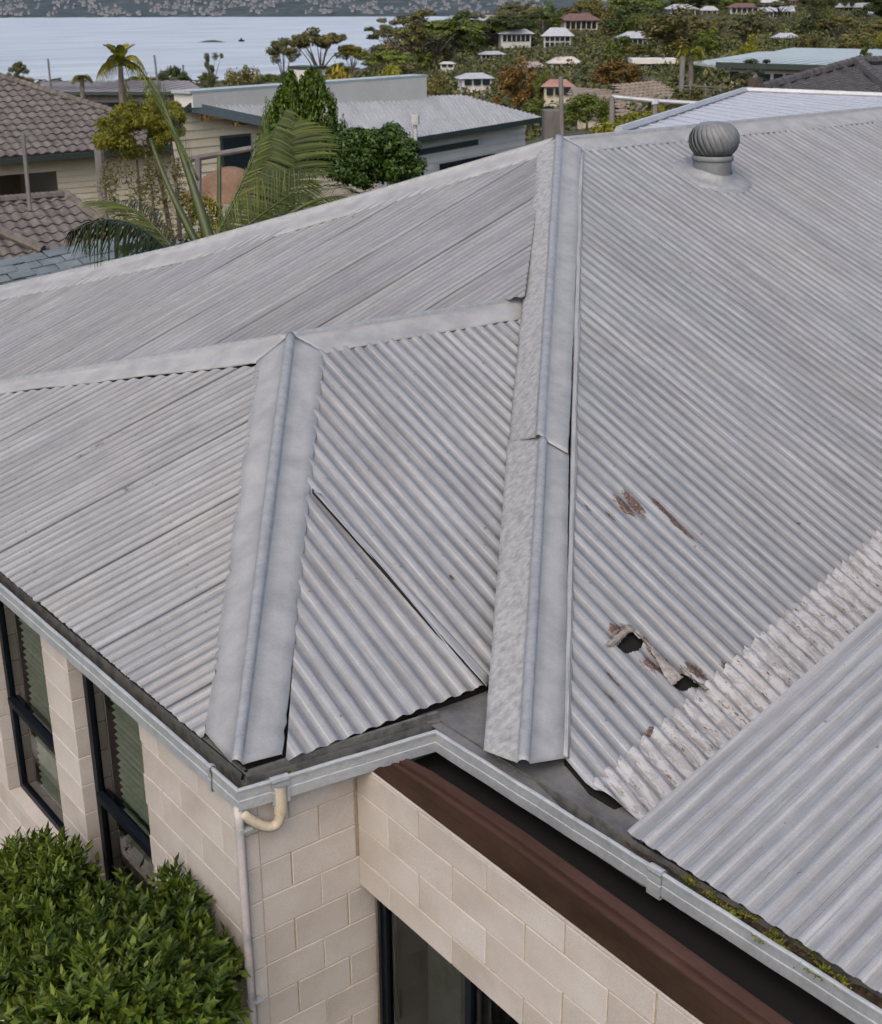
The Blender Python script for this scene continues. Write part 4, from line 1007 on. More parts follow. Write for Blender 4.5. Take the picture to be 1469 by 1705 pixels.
def wall_boards(a, b, zt, zb, out, step=.16):
    # lapped weatherboards between plan points a, b; zt may be a pair (left, right)
    a, b, out = np.array(a, float), np.array(b, float), np.array(out, float)*1.0; z0, z1 = (zt if hasattr(zt, '__len__') else (zt, zt)); mb = MB()
    top = max(z0, z1); n = int((top-zb)/step)+1
    for i in range(n):
        lo, hi = zb+i*step, zb+(i+1)*step; t0, t1 = 0., 1.
        if hi > min(z0, z1):
            if abs(z1-z0) < 1e-6: hi = min(hi, z0)
            else:
                t = (min(hi, top)-z0)/(z1-z0); t = min(1, max(0, t))
                if z1 > z0: t0 = t
                else: t1 = t
        if t1-t0 < .02 or hi-lo < .01: continue
        p, q = lerp(a, b, t0), lerp(a, b, t1)
        mb.add([[p[0]+out[0]*.03, p[1]+out[1]*.03, lo], [q[0]+out[0]*.03, q[1]+out[1]*.03, lo], [q[0], q[1], hi], [p[0], p[1], hi],
                [p[0]-out[0]*.05, p[1]-out[1]*.05, lo], [q[0]-out[0]*.05, q[1]-out[1]*.05, lo], [q[0]-out[0]*.05, q[1]-out[1]*.05, hi], [p[0]-out[0]*.05, p[1]-out[1]*.05, hi]],
               [(0, 1, 2, 3), (7, 6, 5, 4), (0, 3, 7, 4), (1, 5, 6, 2), (3, 2, 6, 7), (0, 4, 5, 1)])
    return mb
def hrib(poly3, xd, pitch, h, name, mt, parent):
    # a metal roof face: tray with ribs running up the slope
    poly3 = [np.array(p, float) for p in poly3]; n_ = unit(np.cross(poly3[1]-poly3[0], poly3[2]-poly3[0])); n_ = n_ if n_[2] > 0 else -n_
    xd = unit(np.array(xd)-n_*(np.array(xd)@n_)); yd = np.cross(n_, xd); O = poly3[0]; P2d = [((p-O)@xd, (p-O)@yd) for p in poly3]
    mb = MB(); mb.prism([p for p in poly3], -n_*.08); x = min(p[0] for p in P2d)+pitch/2
    while x < max(p[0] for p in P2d):
        iv = interval(P2d, x)
        if iv and iv[1]-iv[0] > .1:
            a = O+xd*x+yd*iv[0]; b = O+xd*x+yd*iv[1]; mb.obox((a+b)/2+n_*h/2, xd*pitch*.16, (b-a)/2, n_*h/2)
        x += pitch
    return mb.build(name, mt, parent)

# left house under the brown tiled roof
ze = pt(345, 237, 40)[2]; C = at_z(345, 237, ze); nL = unit((0, -.40, 1))
Q = lambda u, v: onp(u, v, nL, C)
lh = thing('tiled_house', [C[0], C[1], ze-3], 'cream weatherboard house under a large brown tiled roof at the left edge', 'house')
hipA = Q(-70, 108); El = C+np.array([-(C[0]-at_z(-70, 279, ze)[0]), 0, 0])
rf, nn_ = tiled_face(lh, [C+[0, 0, 0], hipA, hipA+np.array([-3, 0, 0]), El], (1, 0, 0), .30, .36, m_tile)
ridge_tiles(rf, C+nn_*.05, hipA+nn_*.05, 40, .11, m_tile)
b_ = MB(); b_.box((El[0]-3, C[1]-.12, ze-.16), (C[0]+.15, C[1]-.01, ze-.02)); b_.build('gutter', m_trimg, lh)
yw = C[1]+.55; xl, xr = El[0]-3, C[0]-.5
gx = at_y(96, 300, yw)[0]; zg = at_y(50, 288, yw)[2]; gx0 = gx-3.4
for (a_, b2, zt_, zb_) in ((gx, xr, ze-.2, ze-3.6), (xl, gx0, ze-.2, ze-3.6), (gx0, gx, ze-.2, zg)):
    wall_boards((a_, yw, 0), (b2, yw, 0), zt_, zb_, (0, -1, 0), .17).build('weatherboard_wall', m_cream, lh)
wall_boards((xr, yw, 0), (xr, yw+8, 0), ze-.2, ze-3.6, (1, 0, 0), .17).build('weatherboard_wall', m_cream, lh)
b_ = MB(); b_.box((xl, C[1]+.0, ze-.18), (C[0], yw, ze-.15)); b_.build('soffit', m_cream, lh)
b_ = MB(); b_.box((gx0, yw+3, ze-3.6), (gx, yw+3.05, zg)); b_.box((gx0-.02, yw+.06, ze-3.6), (gx0, yw+3, zg)); b_.box((gx, yw+.06, ze-3.6), (gx+.02, yw+3, zg)); b_.build('carport_back', plain('carport_brown', (.11, .09, .06), .8), lh)
b_ = MB(); b_.box((gx-1.9, yw+2.9, ze-3.6), (gx-1.1, yw+2.98, zg-.1)); b_.build('doorway', m_dark, lh)
b_ = MB(); p = at_y(329, 262, yw-.3); b_.tube([(p[0], yw-.3, ze-.1), (p[0], yw-.3, ze-4)], .07, 8); b_.build('downpipe', m_trimg, lh)
# lower tiled roof in front of it
zr2 = pt(0, 338, 31)[2]; Rr = at_z(0, 338, zr2); n2b = unit((0, -.38, 1)); Q = lambda u, v: onp(u, v, n2b, Rr)
lh2 = thing('tiled_outbuilding', Q(60, 430)-[0, 0, 2], 'low outbuilding with a brown tiled roof in front of the left tiled house', 'shed')
rf, nn_ = tiled_face(lh2, [Q(-80, 345), Q(108, 329), Q(150, 347), Q(215, 405), Q(150, 450), Q(-80, 500)], (1, 0, 0), .29, .36, m_tile, limit=260)
ridge_tiles(rf, Q(-80, 344)+[0, 0, .05], Q(110, 328)+[0, 0, .05], 22, .11, m_tile); ridge_tiles(rf, Q(110, 328)+[0, 0, .05], Q(215, 405)+[0, 0, .05], 12, .11, m_tile)
ridge_tiles(rf, Q(-30, 380)+[0, 0, .12], Q(72, 425)+[0, 0, .12], 9, .12, m_tile)
b_ = MB(); a = Q(-80, 500); c = Q(190, 400); b_.box((a[0], c[1]-1, a[2]-3), (c[0]-.5, Rr[1]+.3, c[2]-.5)); b_.build('wall', m_cream, lh2)
# blue grey shingled roof just behind our hip
zs = pt(130, 410, 23)[2]; Sr = at_z(130, 410, zs); ns = unit((-.08, -.30, 1)); Q = lambda u, v: onp(u, v, ns, Sr)
sh = thing('shingled_lean_to', Q(100, 470)-[0, 0, 2], 'lean-to with a blue grey shingled roof below the brown tiled outbuilding', 'shed')
mb = MB(); poly = [Q(-60, 462), Q(0, 441), Q(70, 424), Q(130, 408), Q(250, 390), Q(330, 400), Q(330, 500), Q(-60, 560)]; mb.prism(poly, (0, 0, -.1)); srf = mb.build('roof', m_shing, sh)
xd, yd = unit(np.cross((0, 1, 0), ns)), unit(np.cross(ns, np.cross((0, 1, 0), ns))); P2d = [((p-Sr)@xd, (p-Sr)@yd) for p in poly]
vs, fs, cnt = [], [], 0; smm = MB(); smm.box((0, 0, 0), (.40, .26, .02)); me = mesh('shingle', smm.V, smm.F, m_shing)
Rm = Matrix((xd, yd, ns)).transposed(); cand = []
for j in range(-30, 30):
    for i in range(-30, 30):
        x, y = i*.42+(j % 2)*.2, j*.24
        if pip((x+.2, y+.12), P2d):
            p = Sr+xd*x+yd*y; u_, v_, dep = vcol(p)
            if u_ > -20: cand.append((dep, p))
cand.sort(key=lambda q: q[0])
for dep, p in cand[:300]:
    o = bpy.data.objects.new('shingle', me); link(o, srf); o.matrix_local = Matrix.Translation(p+ns*random.uniform(.01, .03)-ORG[srf.name]) @ (Rm.to_3x3() @ Matrix.Rotation(random.gauss(-.05, .02), 3, 'X')).to_4x4()
# middle house, pale, low iron roof and raised flat-roofed block
ec = pt(642, 238, 34)[2]; C1, C2 = at_z(642, 238, ec), at_z(905, 195, ec); zt = ec+.85
T2 = at_z(768, 158, zt); nR_ = unit(np.cross(C2-C1, T2-C1)); nR_ = nR_ if nR_[2] > 0 else -nR_; T1 = onp(318, 171, nR_, C1); zt = T1[2]
mh = thing('flat_roofed_house', [C1[0], C1[1], ec-3], 'pale low house with shallow iron roof and raised flat-roofed block, behind the cypress', 'house')
ex = unit(C2-C1)
T3 = T1+(T2-T1)*1.0
hrib([C1, C2, T2, T1], ex, .20, .03, 'iron_roof', m_iron, mh)
inn = unit(np.cross((0, 0, 1), ex)); 
def edge(a, b, n=.14): 
    m_ = MB(); d = unit(b-a); s_ = unit(np.cross(d, (0, 0, 1)))
    m_.prism([a+[0, 0, .02], b+[0, 0, .02], b-[0, 0, n], a-[0, 0, n]], s_*.05); return m_
edge(C1, C2).build('gutter', m_trimg, mh); edge(T1, C1, .2).build('barge_board', plain('slate_blue_trim', (.12, .15, .17), .6), mh)
oi_ = lambda p, q=.45: p+inn*q
A_, B_ = oi_(C1)-ex*.0, oi_(C2)-ex*.35
wall_boards(A_, B_, ec-.12, ec-5, -inn, .19).build('weatherboard_wall', m_pale, mh)
dl = unit([(C1-T1)[0], (C1-T1)[1], 0]); nl_ = unit(np.cross(dl, (0, 0, 1))); nl_ = nl_ if nl_@(CAM-C1) > 0 else -nl_
TA, TB = T1-nl_*.35, C1-nl_*.35
wall_boards(TA, TB, (zt-.15, ec-.1), ec-5, nl_, .19).build('gable_wall', m_cream, mh)
back = TA-nl_*0+unit([(-ex)[0], (-ex)[1], 0])*0; wl = onp(285, 200, nl_, TA)
wall_boards([wl[0], wl[1], 0], TA, (zt-.75, zt-.15), ec-5, nl_, .19).build('gable_wall', m_cream, mh)
edge(onp(285, 198, nl_, TA+nl_*.3), T1, .12).build('barge_board', m_trimg, mh)
def wquad(P_, name, u0, v0, u1, v1, n_, p0, parent, mt, off=.06, fm=None):
    a, b, c, d = [onp(u, v, n_, p0+n_*off) for u, v in ((u0, v0), (u1, v0), (u1, v1), (u0, v1))]
    a[2] = b[2] = (a[2]+b[2])/2 if abs(a[2]-b[2]) < 2 else a[2]; c[2] = d[2] = (c[2]+d[2])/2
    b[:2], d[:2] = b[:2], a[:2]; c[:2] = b[:2]
    m_ = MB(); m_.prism([a, b, c, d], -n_*.05); w_ = m_.build('window', fm or m_white, parent)
    i_ = lambda p, q, t: lerp(p, q, t); m_ = MB(); ce = (a+b+c+d)/4; m_.prism([lerp(ce, q, .88)+n_*.012 for q in (a, b, c, d)], -n_*.02); m_.build('pane', mt, w_); return w_
wquad(0, 'window', 368, 224, 418, 292, nl_, TA, mh, m_glz, .09, m_trimg)
wquad(0, 'window', 640, 243, 805, 254, -inn, A_, mh, m_trimg, .05)
wquad(0, 'window', 725, 262, 830, 290, -inn, A_, mh, m_glz, .05, m_white)
a, b = onp(322, 179, nR_, C1), onp(711, 167, nR_, C1); hb = 37*vcol(b)[2]/FPX; bk = inn*.55
m_ = MB(); ha = 22*vcol(a)[2]/FPX; m_.add([a, b, b+bk, a+bk, a+[0, 0, ha], b+[0, 0, hb], b+bk+[0, 0, hb], a+bk+[0, 0, ha]], BOXF); m_.build('raised_block', m_pale, mh)
m_ = MB(); e_ = .12; up_h = [a+[0, 0, ha], b+[0, 0, hb], b+bk+[0, 0, hb], a+bk+[0, 0, ha]]; ce = sum(up_h)/4; m_.prism([q+unit((q-ce)*[1, 1, 0])*.08+[0, 0, .0] for q in up_h], (0, 0, .06)); m_.build('roof_edge', m_green, mh)
t_ = onp(513, 150, unit([*(CAM-a)[:2], 0]), a+bk*.25); wpx_ = vcol(t_)[2]/FPX; r_ = unit(np.cross(ex, (0, 0, 1)))
m_ = MB(); m_.obox(t_+[0, 0, 22*wpx_], ex*19*wpx_, inn*.3, (0, 0, 11*wpx_)); tk = m_.build('roof_tank', m_pale, mh)
m_ = MB(); m_.obox(t_+[0, 0, 34*wpx_+.03], ex*20*wpx_, inn*.34, (0, 0, .03)); m_.obox(t_+[0, 0, 4*wpx_], ex*14*wpx_, inn*.25, (0, 0, 6*wpx_)); m_.build('tank_base', m_trimg, tk)
m_ = MB(); vp = onp(692, 240, -inn, A_-inn*.6); m_.tube([vp+[0, 0, -2], vp+[0, 0, .55]], .05, 8); m_.tube([vp+[0, 0, .5], vp+[0, 0, .75]], .12, 8); m_.build('flue', m_white, mh)
# white iron roof and dark tiled roof at the right, behind our ridge
Wp = [pt(1030, 222, 16), pt(1240, 153, 24), pt(1500, 163, 27), pt(1640, 150, 30), pt(1640, 215, 18), pt(1300, 230, 15)]
nW = unit(np.cross(Wp[1]-Wp[0], Wp[4]-Wp[0])); nW = nW if nW[2] > 0 else -nW; O_ = Wp[0]; Wp = [onp(vcol(p)[0], vcol(p)[1], nW, O_) for p in Wp]
wr_ = thing('white_roofed_building', np.array(Wp[0])-[0, 0, 3], 'building under a smooth whitish iron roof rising just behind our ridge at the right', 'building')
hrib(Wp, unit(Wp[4]-Wp[0])*[1, 1, 0], .40, .012, 'iron_roof', simple('whitish_iron', (.50, .51, .54), (.56, .57, .60), 1, .5, .1, .002, .1), wr_)
m_ = MB(); m_.tube([Wp[0]+nW*.03, Wp[1]+nW*.03], .06, 6); m_.tube([Wp[1]+nW*.03, Wp[2]+nW*.03, Wp[3]+nW*.03], .06, 6); m_.build('ridge_capping', m_iron, wr_)
m_ = MB(); a, b = Wp[0], Wp[4]; m_.prism([a-[0, 0, .1], b-[0, 0, .1], [b[0], b[1], -3], [a[0], a[1], -3]], inn*.2); m_.build('wall', m_pale, wr_)
dt = thing('charcoal_tiled_house', pt(1440, 160, 34)-[0, 0, 3], 'house under a charcoal tiled hip roof above the whitish iron roof at the right edge', 'house')
z0_ = pt(1250, 158, 34)[2]; a, pk = at_z(1243, 158, z0_), pt(1427, 107, 38.5); b = at_z(1490, 161, z0_); c = pt(1600, 101, 41); d = at_z(1660, 156, z0_)
rf, nn_ = tiled_face(dt, [a, b, pk], b-a, .33, .40, m_tileg, False)
rf2, nn2 = tiled_face(dt, [b, d+np.array([0, 0, 0]), c, pk], d-b, .33, .40, m_tileg, False)
ridge_tiles(rf, a+[0, 0, .06], pk+[0, 0, .08], 18, .14, m_tileg); ridge_tiles(rf, b+[0, 0, .06], pk+[0, 0, .08], 9, .16, m_tileg); ridge_tiles(rf2, pk+[0, 0, .08], c+[0, 0, .08], 20, .13, m_tileg)
m_ = MB(); m_.prism([a-[0, 0, .1], b-[0, 0, .1], d-[0, 0, .1], d-[0, 0, 3], b-[0, 0, 3], a-[0, 0, 3]], (.0, .3, 0)); m_.build('wall', m_pale, dt)
m_ = MB(); q = at_z(1257, 150, z0_+.1); m_.obox(q+[0, 0, .05], (.13, 0, 0), (0, .13, 0), (0, 0, .26)); m_.build('chimney', simple('dark_brick', (.07, .05, .04), (.13, .09, .075), 6, .9), dt)
# pale green iron roofed house
gh = thing('green_roofed_house', pt(1320, 150, 58)-[0, 0, 3], 'white house with a wide pale green iron roof and strip windows at the upper right', 'house')
zg_ = pt(1195, 104, 55)[2]; e0, e1 = at_z(1193, 104, zg_), at_z(1530, 113, zg_); g0, g1 = pt(1320, 79, 66), pt(1530, 83, 64)
hrib([e0, e1, g1, g0], e1-e0, .6, .03, 'iron_roof', m_green, gh); l0 = at_z(1152, 104, zg_-.1); l1 = pt(1262, 86, 64)
hrib([l0, e0-[0, 0, .12], g0-[0, 0, .15], l1], e0-l0, .6, .03, 'iron_roof', m_green, gh)
dg = unit((e1-e0)*[1, 1, 0]); ig = unit(np.cross((0, 0, 1), dg)); edge(e0, e1, .2).build('gutter', m_trimg, gh)
wa, wb = e0+dg*.5+ig*.5, e1+ig*.5; wall_boards(wa, wb, zg_-.15, zg_-3.5, -ig, .2).build('weatherboard_wall', m_white, gh)
for (x0, x1) in ((1262, 1285), (1288, 1305), (1308, 1330), (1350, 1380)): wquad(0, 'window', x0, 122, x1, 137, -ig, wa, gh, m_glz, .05)
wquad(0, 'window', 1215, 118, 1232, 132, -ig, wa, gh, m_glz, .05)
# tan tiled roofs
tt = thing('tan_tiled_house', pt(1030, 195, 52)-[0, 0, 2.5], 'house under sagging tan tiled roofs behind the pipe railing', 'house')
zz = pt(1020, 196, 48)[2]; a, b, c = at_z(968, 192, zz), at_z(1020, 197, zz), at_z(1150, 180, zz); 
d, e, f_ = pt(950, 143, 56), pt(1022, 150, 55), pt(1097, 137, 57)
tiled_face(tt, [a, b, e, d], b-a, .36, .42, m_tilet, False); tiled_face(tt, [b, c, f_, e], c-b, .36, .42, m_tilet, False)
m_ = MB(); m_.prism([a-[0, 0, .1], b-[0, 0, .1], c-[0, 0, .1], c-[0, 0, 2.5], a-[0, 0, 2.5]], (.1, .3, 0)); m_.build('wall', m_cream, tt)
# generic small houses on the slope
def small_house(u, vbase, wpx, hpx, D, roofm, wallm, label, kind='hip', yaw=0., rows=1, name='hillside_house', cols=5, roofpx=.42):
    q = pt(u, vbase, D); s = D/FPX; Wd = wpx*s; Ht = hpx*s; dp_ = Wd*.7; rh_ = Ht*roofpx; wh = Ht-rh_
    o = thing(name, q, label, 'house'); a = math.atan2(RH[1], RH[0])+yaw; xx = np.array([math.cos(a), math.sin(a), 0]); yy = np.array([-math.sin(a), math.cos(a), 0]); zz_ = np.array([0, 0, 1.])
    gz = min(q[2]-.5, tz(u, D)-.5); m_ = MB(); c0 = q+yy*dp_/2; m_.obox([c0[0], c0[1], (q[2]+wh+gz)/2], xx*Wd*.43, yy*dp_*.43, zz_*((q[2]+wh-gz)/2)); m_.build('wall', wallm, o)
    r0 = c0+zz_*wh; m_ = MB(); X, Y = xx*Wd*.54, yy*dp_*.56
    if kind == 'flat': m_.obox(r0+zz_*rh_/2, X, Y, zz_*rh_/2)
    else:
        k = .45 if kind == 'hip' else 1.0
        m_.add([r0-X-Y, r0+X-Y, r0+X+Y, r0-X+Y, r0-X*k+zz_*rh_, r0+X*k+zz_*rh_], [(0, 1, 5, 4), (1, 2, 5), (2, 3, 4, 5), (3, 0, 4), (3, 2, 1, 0)])
    m_.build('roof', roofm, o)
    for rr in range(rows):
        for k in range(cols):
            t = (k+.5)/cols-.5; wz = wh/rows; m_ = MB(); cc_ = q+xx*Wd*.80*t+zz_*(wz*(rr+.52))+yy*(dp_*.07-.06); m_.obox(cc_, xx*Wd*.84/cols*.36, yy*.10, zz_*wz*.36); m_.build('window', m_glz, o)
SH = [(860, 71, 58, 24, 250, m_iron, m_white, 'white hillside house with a pale hipped roof left of the two-storey one', 'hip', .1, 1, 6),
 (928, 79, 52, 31, 235, m_iron, m_white, 'white two-storey hillside house with rows of dark windows', 'hip', -.1, 2, 5),
 (968, 50, 66, 26, 330, m_brn, m_cream, 'tan house with a red brown roof by the lake edge', 'hip', .1, 1, 6),
 (1062, 78, 62, 24, 195, m_iron, m_white, 'white house half hidden by the big gum tree', 'hip', 0, 1, 6),
 (1138, 26, 50, 18, 420, m_iron, m_white, 'white house with a round-topped roof on the hillside skyline', 'hip', .1, 1, 4),
 (1182, 27, 30, 16, 430, m_iron, m_pale, 'small pale house on the skyline right of the round-topped one', 'hip', 0, 1, 3),
 (1240, 22, 54, 16, 420, m_brn, m_pale, 'long house with a brown roof on the upper hillside', 'hip', -.1, 1, 5),
 (1300, 30, 44, 18, 400, m_iron, m_pale, 'cream house with a row of columns and windows on the upper hillside', 'gable', 0, 1, 6),
 (1283, 11, 44, 11, 470, m_white, m_white, 'white roofed house at the very top of the hill', 'hip', 0, 1, 3),
 (1330, 9, 36, 12, 480, m_brn, m_pale, 'brown roofed house at the top of the hill beside the white roof', 'hip', .2, 1, 3),
 (1425, 22, 66, 16, 420, m_iron, m_white, 'long white terrace at the upper right of the hill', 'flat', 0, 1, 7),
 (1458, 34, 40, 14, 390, m_iron, m_pale, 'small pale house below the white terrace at the right edge', 'hip', 0, 1, 3),
 (1311, 74, 42, 18, 215, m_iron, m_pale, 'pale lilac roofed house among trees above the green iron roof', 'hip', 0, 1, 3),
 (888, 124, 46, 20, 140, simple('pinkish_roof', (.25, .20, .19), (.34, .28, .27), 1, .8), m_pale, 'house with a pinkish grey roof beside the rusty tree', 'hip', .2, 1, 3),
 (942, 120, 56, 24, 145, simple('cream_roof', (.46, .41, .36), (.55, .50, .45), 1, .8), m_pale, 'house with a tall cream roof behind the rusty round bush', 'hip', 0, 1, 3),
 (795, 143, 58, 20, 105, m_iron, m_pale, 'small house with a pale grey hipped roof behind the flat-roofed block', 'hip', .2, 1, 3),
 (930, 160, 54, 26, 68, m_red, m_cream, 'little pavilion with a faded red pyramid roof behind the street pole', 'hip', 0, 1, 3),
 (820, 98, 44, 12, 215, m_iron, m_pale, 'long low grey roofed house half way up the slope', 'hip', 0, 1, 5),
 (745, 112, 26, 9, 190, m_white, m_pale, 'tiny pale shed in the trees below the shore headland', 'hip', 0, 1, 2),
 (1090, 117, 70, 18, 110, m_pale, m_pale, 'pale walled house mostly hidden behind the gum tree trunks', 'flat', 0, 1, 5)]
for a in SH: small_house(*a[:8], kind=a[8], yaw=a[9], rows=a[10], cols=a[11])
# long low building near the shore at the left
lb = thing('long_low_building', pt(200, 168, 95), 'long low building with a flat pinkish grey roof near the shore at the left', 'building')
zl = pt(95, 153, 90)[2]; a, b, c, d = at_z(60, 153, zl), at_z(345, 153, zl), pt(314, 134, 108), pt(70, 137, 108)
hrib([a, b, c, d], b-a, .9, .03, 'roof', simple('pinkish_iron', (.24, .21, .21), (.33, .29, .28), .4, .7, .3, .01, fine=4), lb)
dlb = unit((b-a)*[1, 1, 0]); ilb = np.cross((0, 0, 1), dlb); wall_boards(a+ilb*.4, b+ilb*.4, zl-.1, zl-4, -ilb, .35).build('wall', m_post, lb); edge(a, b, .2).build('gutter', m_trimg, lb)
for k in range(9):
    p = lerp(a, b, (k+.5)/9)+ilb*.3; m_ = MB(); m_.obox(p-[0, 0, 1.4], dlb*1.0, ilb*.06, (0, 0, .7)); m_.build('window', m_glz, lb)

# ------------------------------------------------------------ poles, rails, fence
def pole(u0, v0, u1, v1, D, r, label, name='pole', mt=None, cap=False, cat='pole'):
    a, b = pt(u1, v1, D), pt(u0, v0, D); a = np.array([lerp(a, b, .0)[0], a[1], a[2]])
    m_ = MB(); m_.tube([a, b], r, 8); o = m_.build(name, mt or m_post); ORG[o.name] = np.zeros(3); tag(o, label, cat); return o
pole(38, 222, 50, 352, 27, .045, 'thin grey steel pole standing on the tiled outbuilding roof')
pole(163, 232, 176, 385, 20, .075, 'weathered timber post behind the yellow green shrub', 'timber_post', cat='post')
pole(80, 98, 87, 170, 75, .06, 'thin dark mast left of the small palm against the lake', 'mast', m_post, cat='mast')
pole(257, 92, 264, 150, 75, .06, 'thin dark mast right of the tall palm against the lake', 'mast', m_post, cat='mast')
pole(284, 109, 284, 121, 330, .25, 'far short post on the shore nearer the tall palm', 'mooring_post', m_post, cat='post')
pole(305, 108, 305, 121, 330, .25, 'far short post on the shore nearer the domed tree', 'mooring_post', m_post, cat='post')
pole(934, 128, 936, 232, 26, .045, 'slim street pole rising beside the right end of the flat-roofed house', 'street_pole', m_post)
pole(1137, 95, 1133, 200, 48, .10, 'tall timber pole in front of the palm at the upper right', 'timber_pole', m_post)
m_ = MB(); D = 24; m_.tube([pt(1018, 161, D), pt(1090, 168, D), pt(1180, 173, D)], .04, 8); rl = m_.build('pipe_railing', m_iron); tag(rl, 'galvanised pipe railing in front of the tan tiled roof', 'railing')
for (u, v0, v1) in ((1019, 161, 210), (1091, 168, 202)):
    m_ = MB(); m_.tube([pt(u, v0, D), pt(u, v1, D)], .05, 8); q = m_.build('upright', m_post, rl)
m_ = MB(); m_.tube([pt(1091, 166, 24), pt(1091, 175, 24)], .07, 8); m_.build('bracket', m_iron, rl)
m_ = MB(); D = 22; m_.tube([pt(312, 268, D), pt(322, 264, D), pt(420, 247, D)], .05, 8); rl = m_.build('handrail', m_post); tag(rl, 'grey handrail on posts between the palm and the pale gable wall', 'railing')
for (u, v0, v1) in ((330, 262, 330), (365, 257, 400)):
    m_ = MB(); m_.tube([pt(u, v0, D), pt(u, v1, D)], .04 if u > 350 else .06, 8); m_.build('post', m_stalk if u > 350 else m_post, rl)
m_ = MB(); D = 30; p = pt(908, 196, D); m_.obox(pt(920, 212, D), RH*.22, FH*.3, (0, 0, .38)); m_.build('stump', m_post); tag(bpy.data.objects['stump'], 'dark brown timber gate panel between the flat-roofed house and the street pole', 'panel')
bpy.data.objects['stump'].name = 'gate_panel'
fe = thing('wire_fence', pt(1200, 150, 50), 'low wire fence under the awning of the green roofed house', 'fence')
m_ = MB(); m_.tube([pt(1140, 143, 50), pt(1245, 147, 50)], .03, 6); m_.tube([pt(1140, 148, 50), pt(1245, 152, 50)], .02, 6); m_.build('rail', m_post, fe)
for u in (1150, 1175, 1200, 1225):
    m_ = MB(); m_.tube([pt(u, 140, 50), pt(u, 160, 50)], .035, 6); m_.build('post', m_post, fe)
# earth mound and paving seen between the plants
V = []; c = pt(385, 300, 26); 
for i in range(14):
    for j in range(10):
        a, b = i/13-.5, j/9-.5; V.append(c+RH*a*1.9+FH*b*1.8+np.array([0, 0, .55*math.cos(math.pi*a)*math.cos(math.pi*b)+.08*float(snoise(np.array(i*.9), np.array(j*.9), 3))-.3+.0]))
mound = mk('earth_mound', V, grid_faces(14, 10), m_earth, smooth=True); tag(mound, 'mound of brown earth in the yard behind the palm', 'mound')
V = [pt(330, 300, 25), pt(440, 292, 29), pt(440, 345, 22), pt(330, 345, 21)]; zq = min(p[2] for p in V)-.1
# ------------------------------------------------------------ distant trees
L_ = tree
L_(5, 106, 46, 330, 'bushy', f_mid, 'leafy green tree at the far left edge of the shore')
L_(38, 111, 48, 330, 'round', f_gum, 'rounded grey green tree on the shore left of the first mast')
L_(50, 127, 26, 200, 'bushy', f_gold, 'small golden bush peeping over the tiled ridge at the left')
L_(116, 104, 34, 330, 'gum', f_gum, 'grey open-crowned tree on the shore above the small palm')
L_(342, 106, 60, 300, 'round', f_dark, 'dark domed tree on the shore by the end of the long low building', var=0)
L_(398, 96, 46, 230, 'sparse', f_gum, 'thin grey tree right of the domed shore tree')
L_(448, 86, 66, 200, 'bushy', f_olive, 'broad olive tree above the orange bush', var=1)
L_(408, 126, 76, 75, 'round', f_rust, 'orange brown rounded bush left of the raised roof block')
L_(505, 66, 52, 240, 'gum', f_gum, 'grey open tree left of the yellowish gum')
L_(560, 47, 92, 230, 'gum', f_olive, 'tall yellowish spreading gum tree against the lake', var=1)
L_(606, 76, 50, 230, 'gum', f_yel, 'pale yellow lower-crowned gum right of the tall spreading one', var=2)
L_(580, 93, 86, 62, 'round', f_gold, 'large golden yellow clipped round tree behind the raised roof block', var=1)
L_(664, 96, 78, 66, 'round', f_yel, 'large lime green round tree right of the golden one', var=0)
L_(658, 42, 44, 300, 'gum', f_gum, 'umbrella-shaped gum on the headland left of the lone pine', var=0)
L_(712, 29, 20, 330, 'pine', f_dark, 'lone thin pine on the headland skyline')
L_(778, 17, 50, 360, 'gum', f_gum, 'umbrella gum on the skyline, left of a matching one', var=1)
L_(842, 8, 56, 370, 'gum', f_gum, 'biggest umbrella gum on the skyline above the white houses', var=2)
L_(918, 12, 38, 370, 'gum', f_gum, 'dark tufted gum in front of the far water channel', var=0)
L_(1085, 14, 150, 150, 'bushy', f_olive, 'huge spreading gum tree in front of the half hidden white house', var=0)
L_(1130, 40, 60, 140, 'bushy', f_mid, 'leafy green tree leaning against the right side of the huge gum')
L_(1015, 55, 90, 160, 'bushy', f_mid, 'wide green tree left of the huge gum')
L_(1180, 24, 120, 170, 'sparse', f_gum, 'large thin-leaved gum above the tall timber pole', var=0)
L_(1228, 2, 70, 380, 'gum', f_gum, 'dark gum crowning the skyline right of the white round-topped house', var=1)
L_(1375, -14, 90, 380, 'bushy', f_dark, 'dark green tree mass on top of the hill at the right')
L_(1275, 49, 56, 105, 'round', f_olive, 'olive yellow round tree left of the lilac roofed house')
L_(1410, 35, 80, 110, 'bushy', f_yel, 'yellow green bushy tree at the right above the green iron roof')
L_(1350, 50, 80, 120, 'bushy', f_olive, 'olive bushy tree behind the ridge of the green iron roof')
L_(855, 99, 92, 75, 'bushy', f_rust, 'rusty brown bushy tree left of the cream roofed house', var=0)
L_(890, 115, 40, 72, 'bushy', f_mid, 'green bush leaning out right of the rusty tree')
L_(997, 96, 84, 78, 'round', f_rust, 'big rusty brown round bush behind the tan tiled roofs', var=0)
L_(1105, 94, 38, 90, 'round', f_dark, 'dark green round tree right of the rusty round bush')
L_(1190, 62, 60, 72, 'bushy', f_yel, 'yellow green tree behind the tall timber pole')
L_(1358, 68, 78, 42, 'pine', f_mid, 'small green conifer in front of the green iron roofed house')
L_(1352, 98, 62, 42, 'bushy', f_mid, 'leafy green bush at the foot of the small conifer')
L_(955, 150, 88, 46, 'round', f_mid, 'green bush in front of the tan tiled roof right of the street pole', var=0)
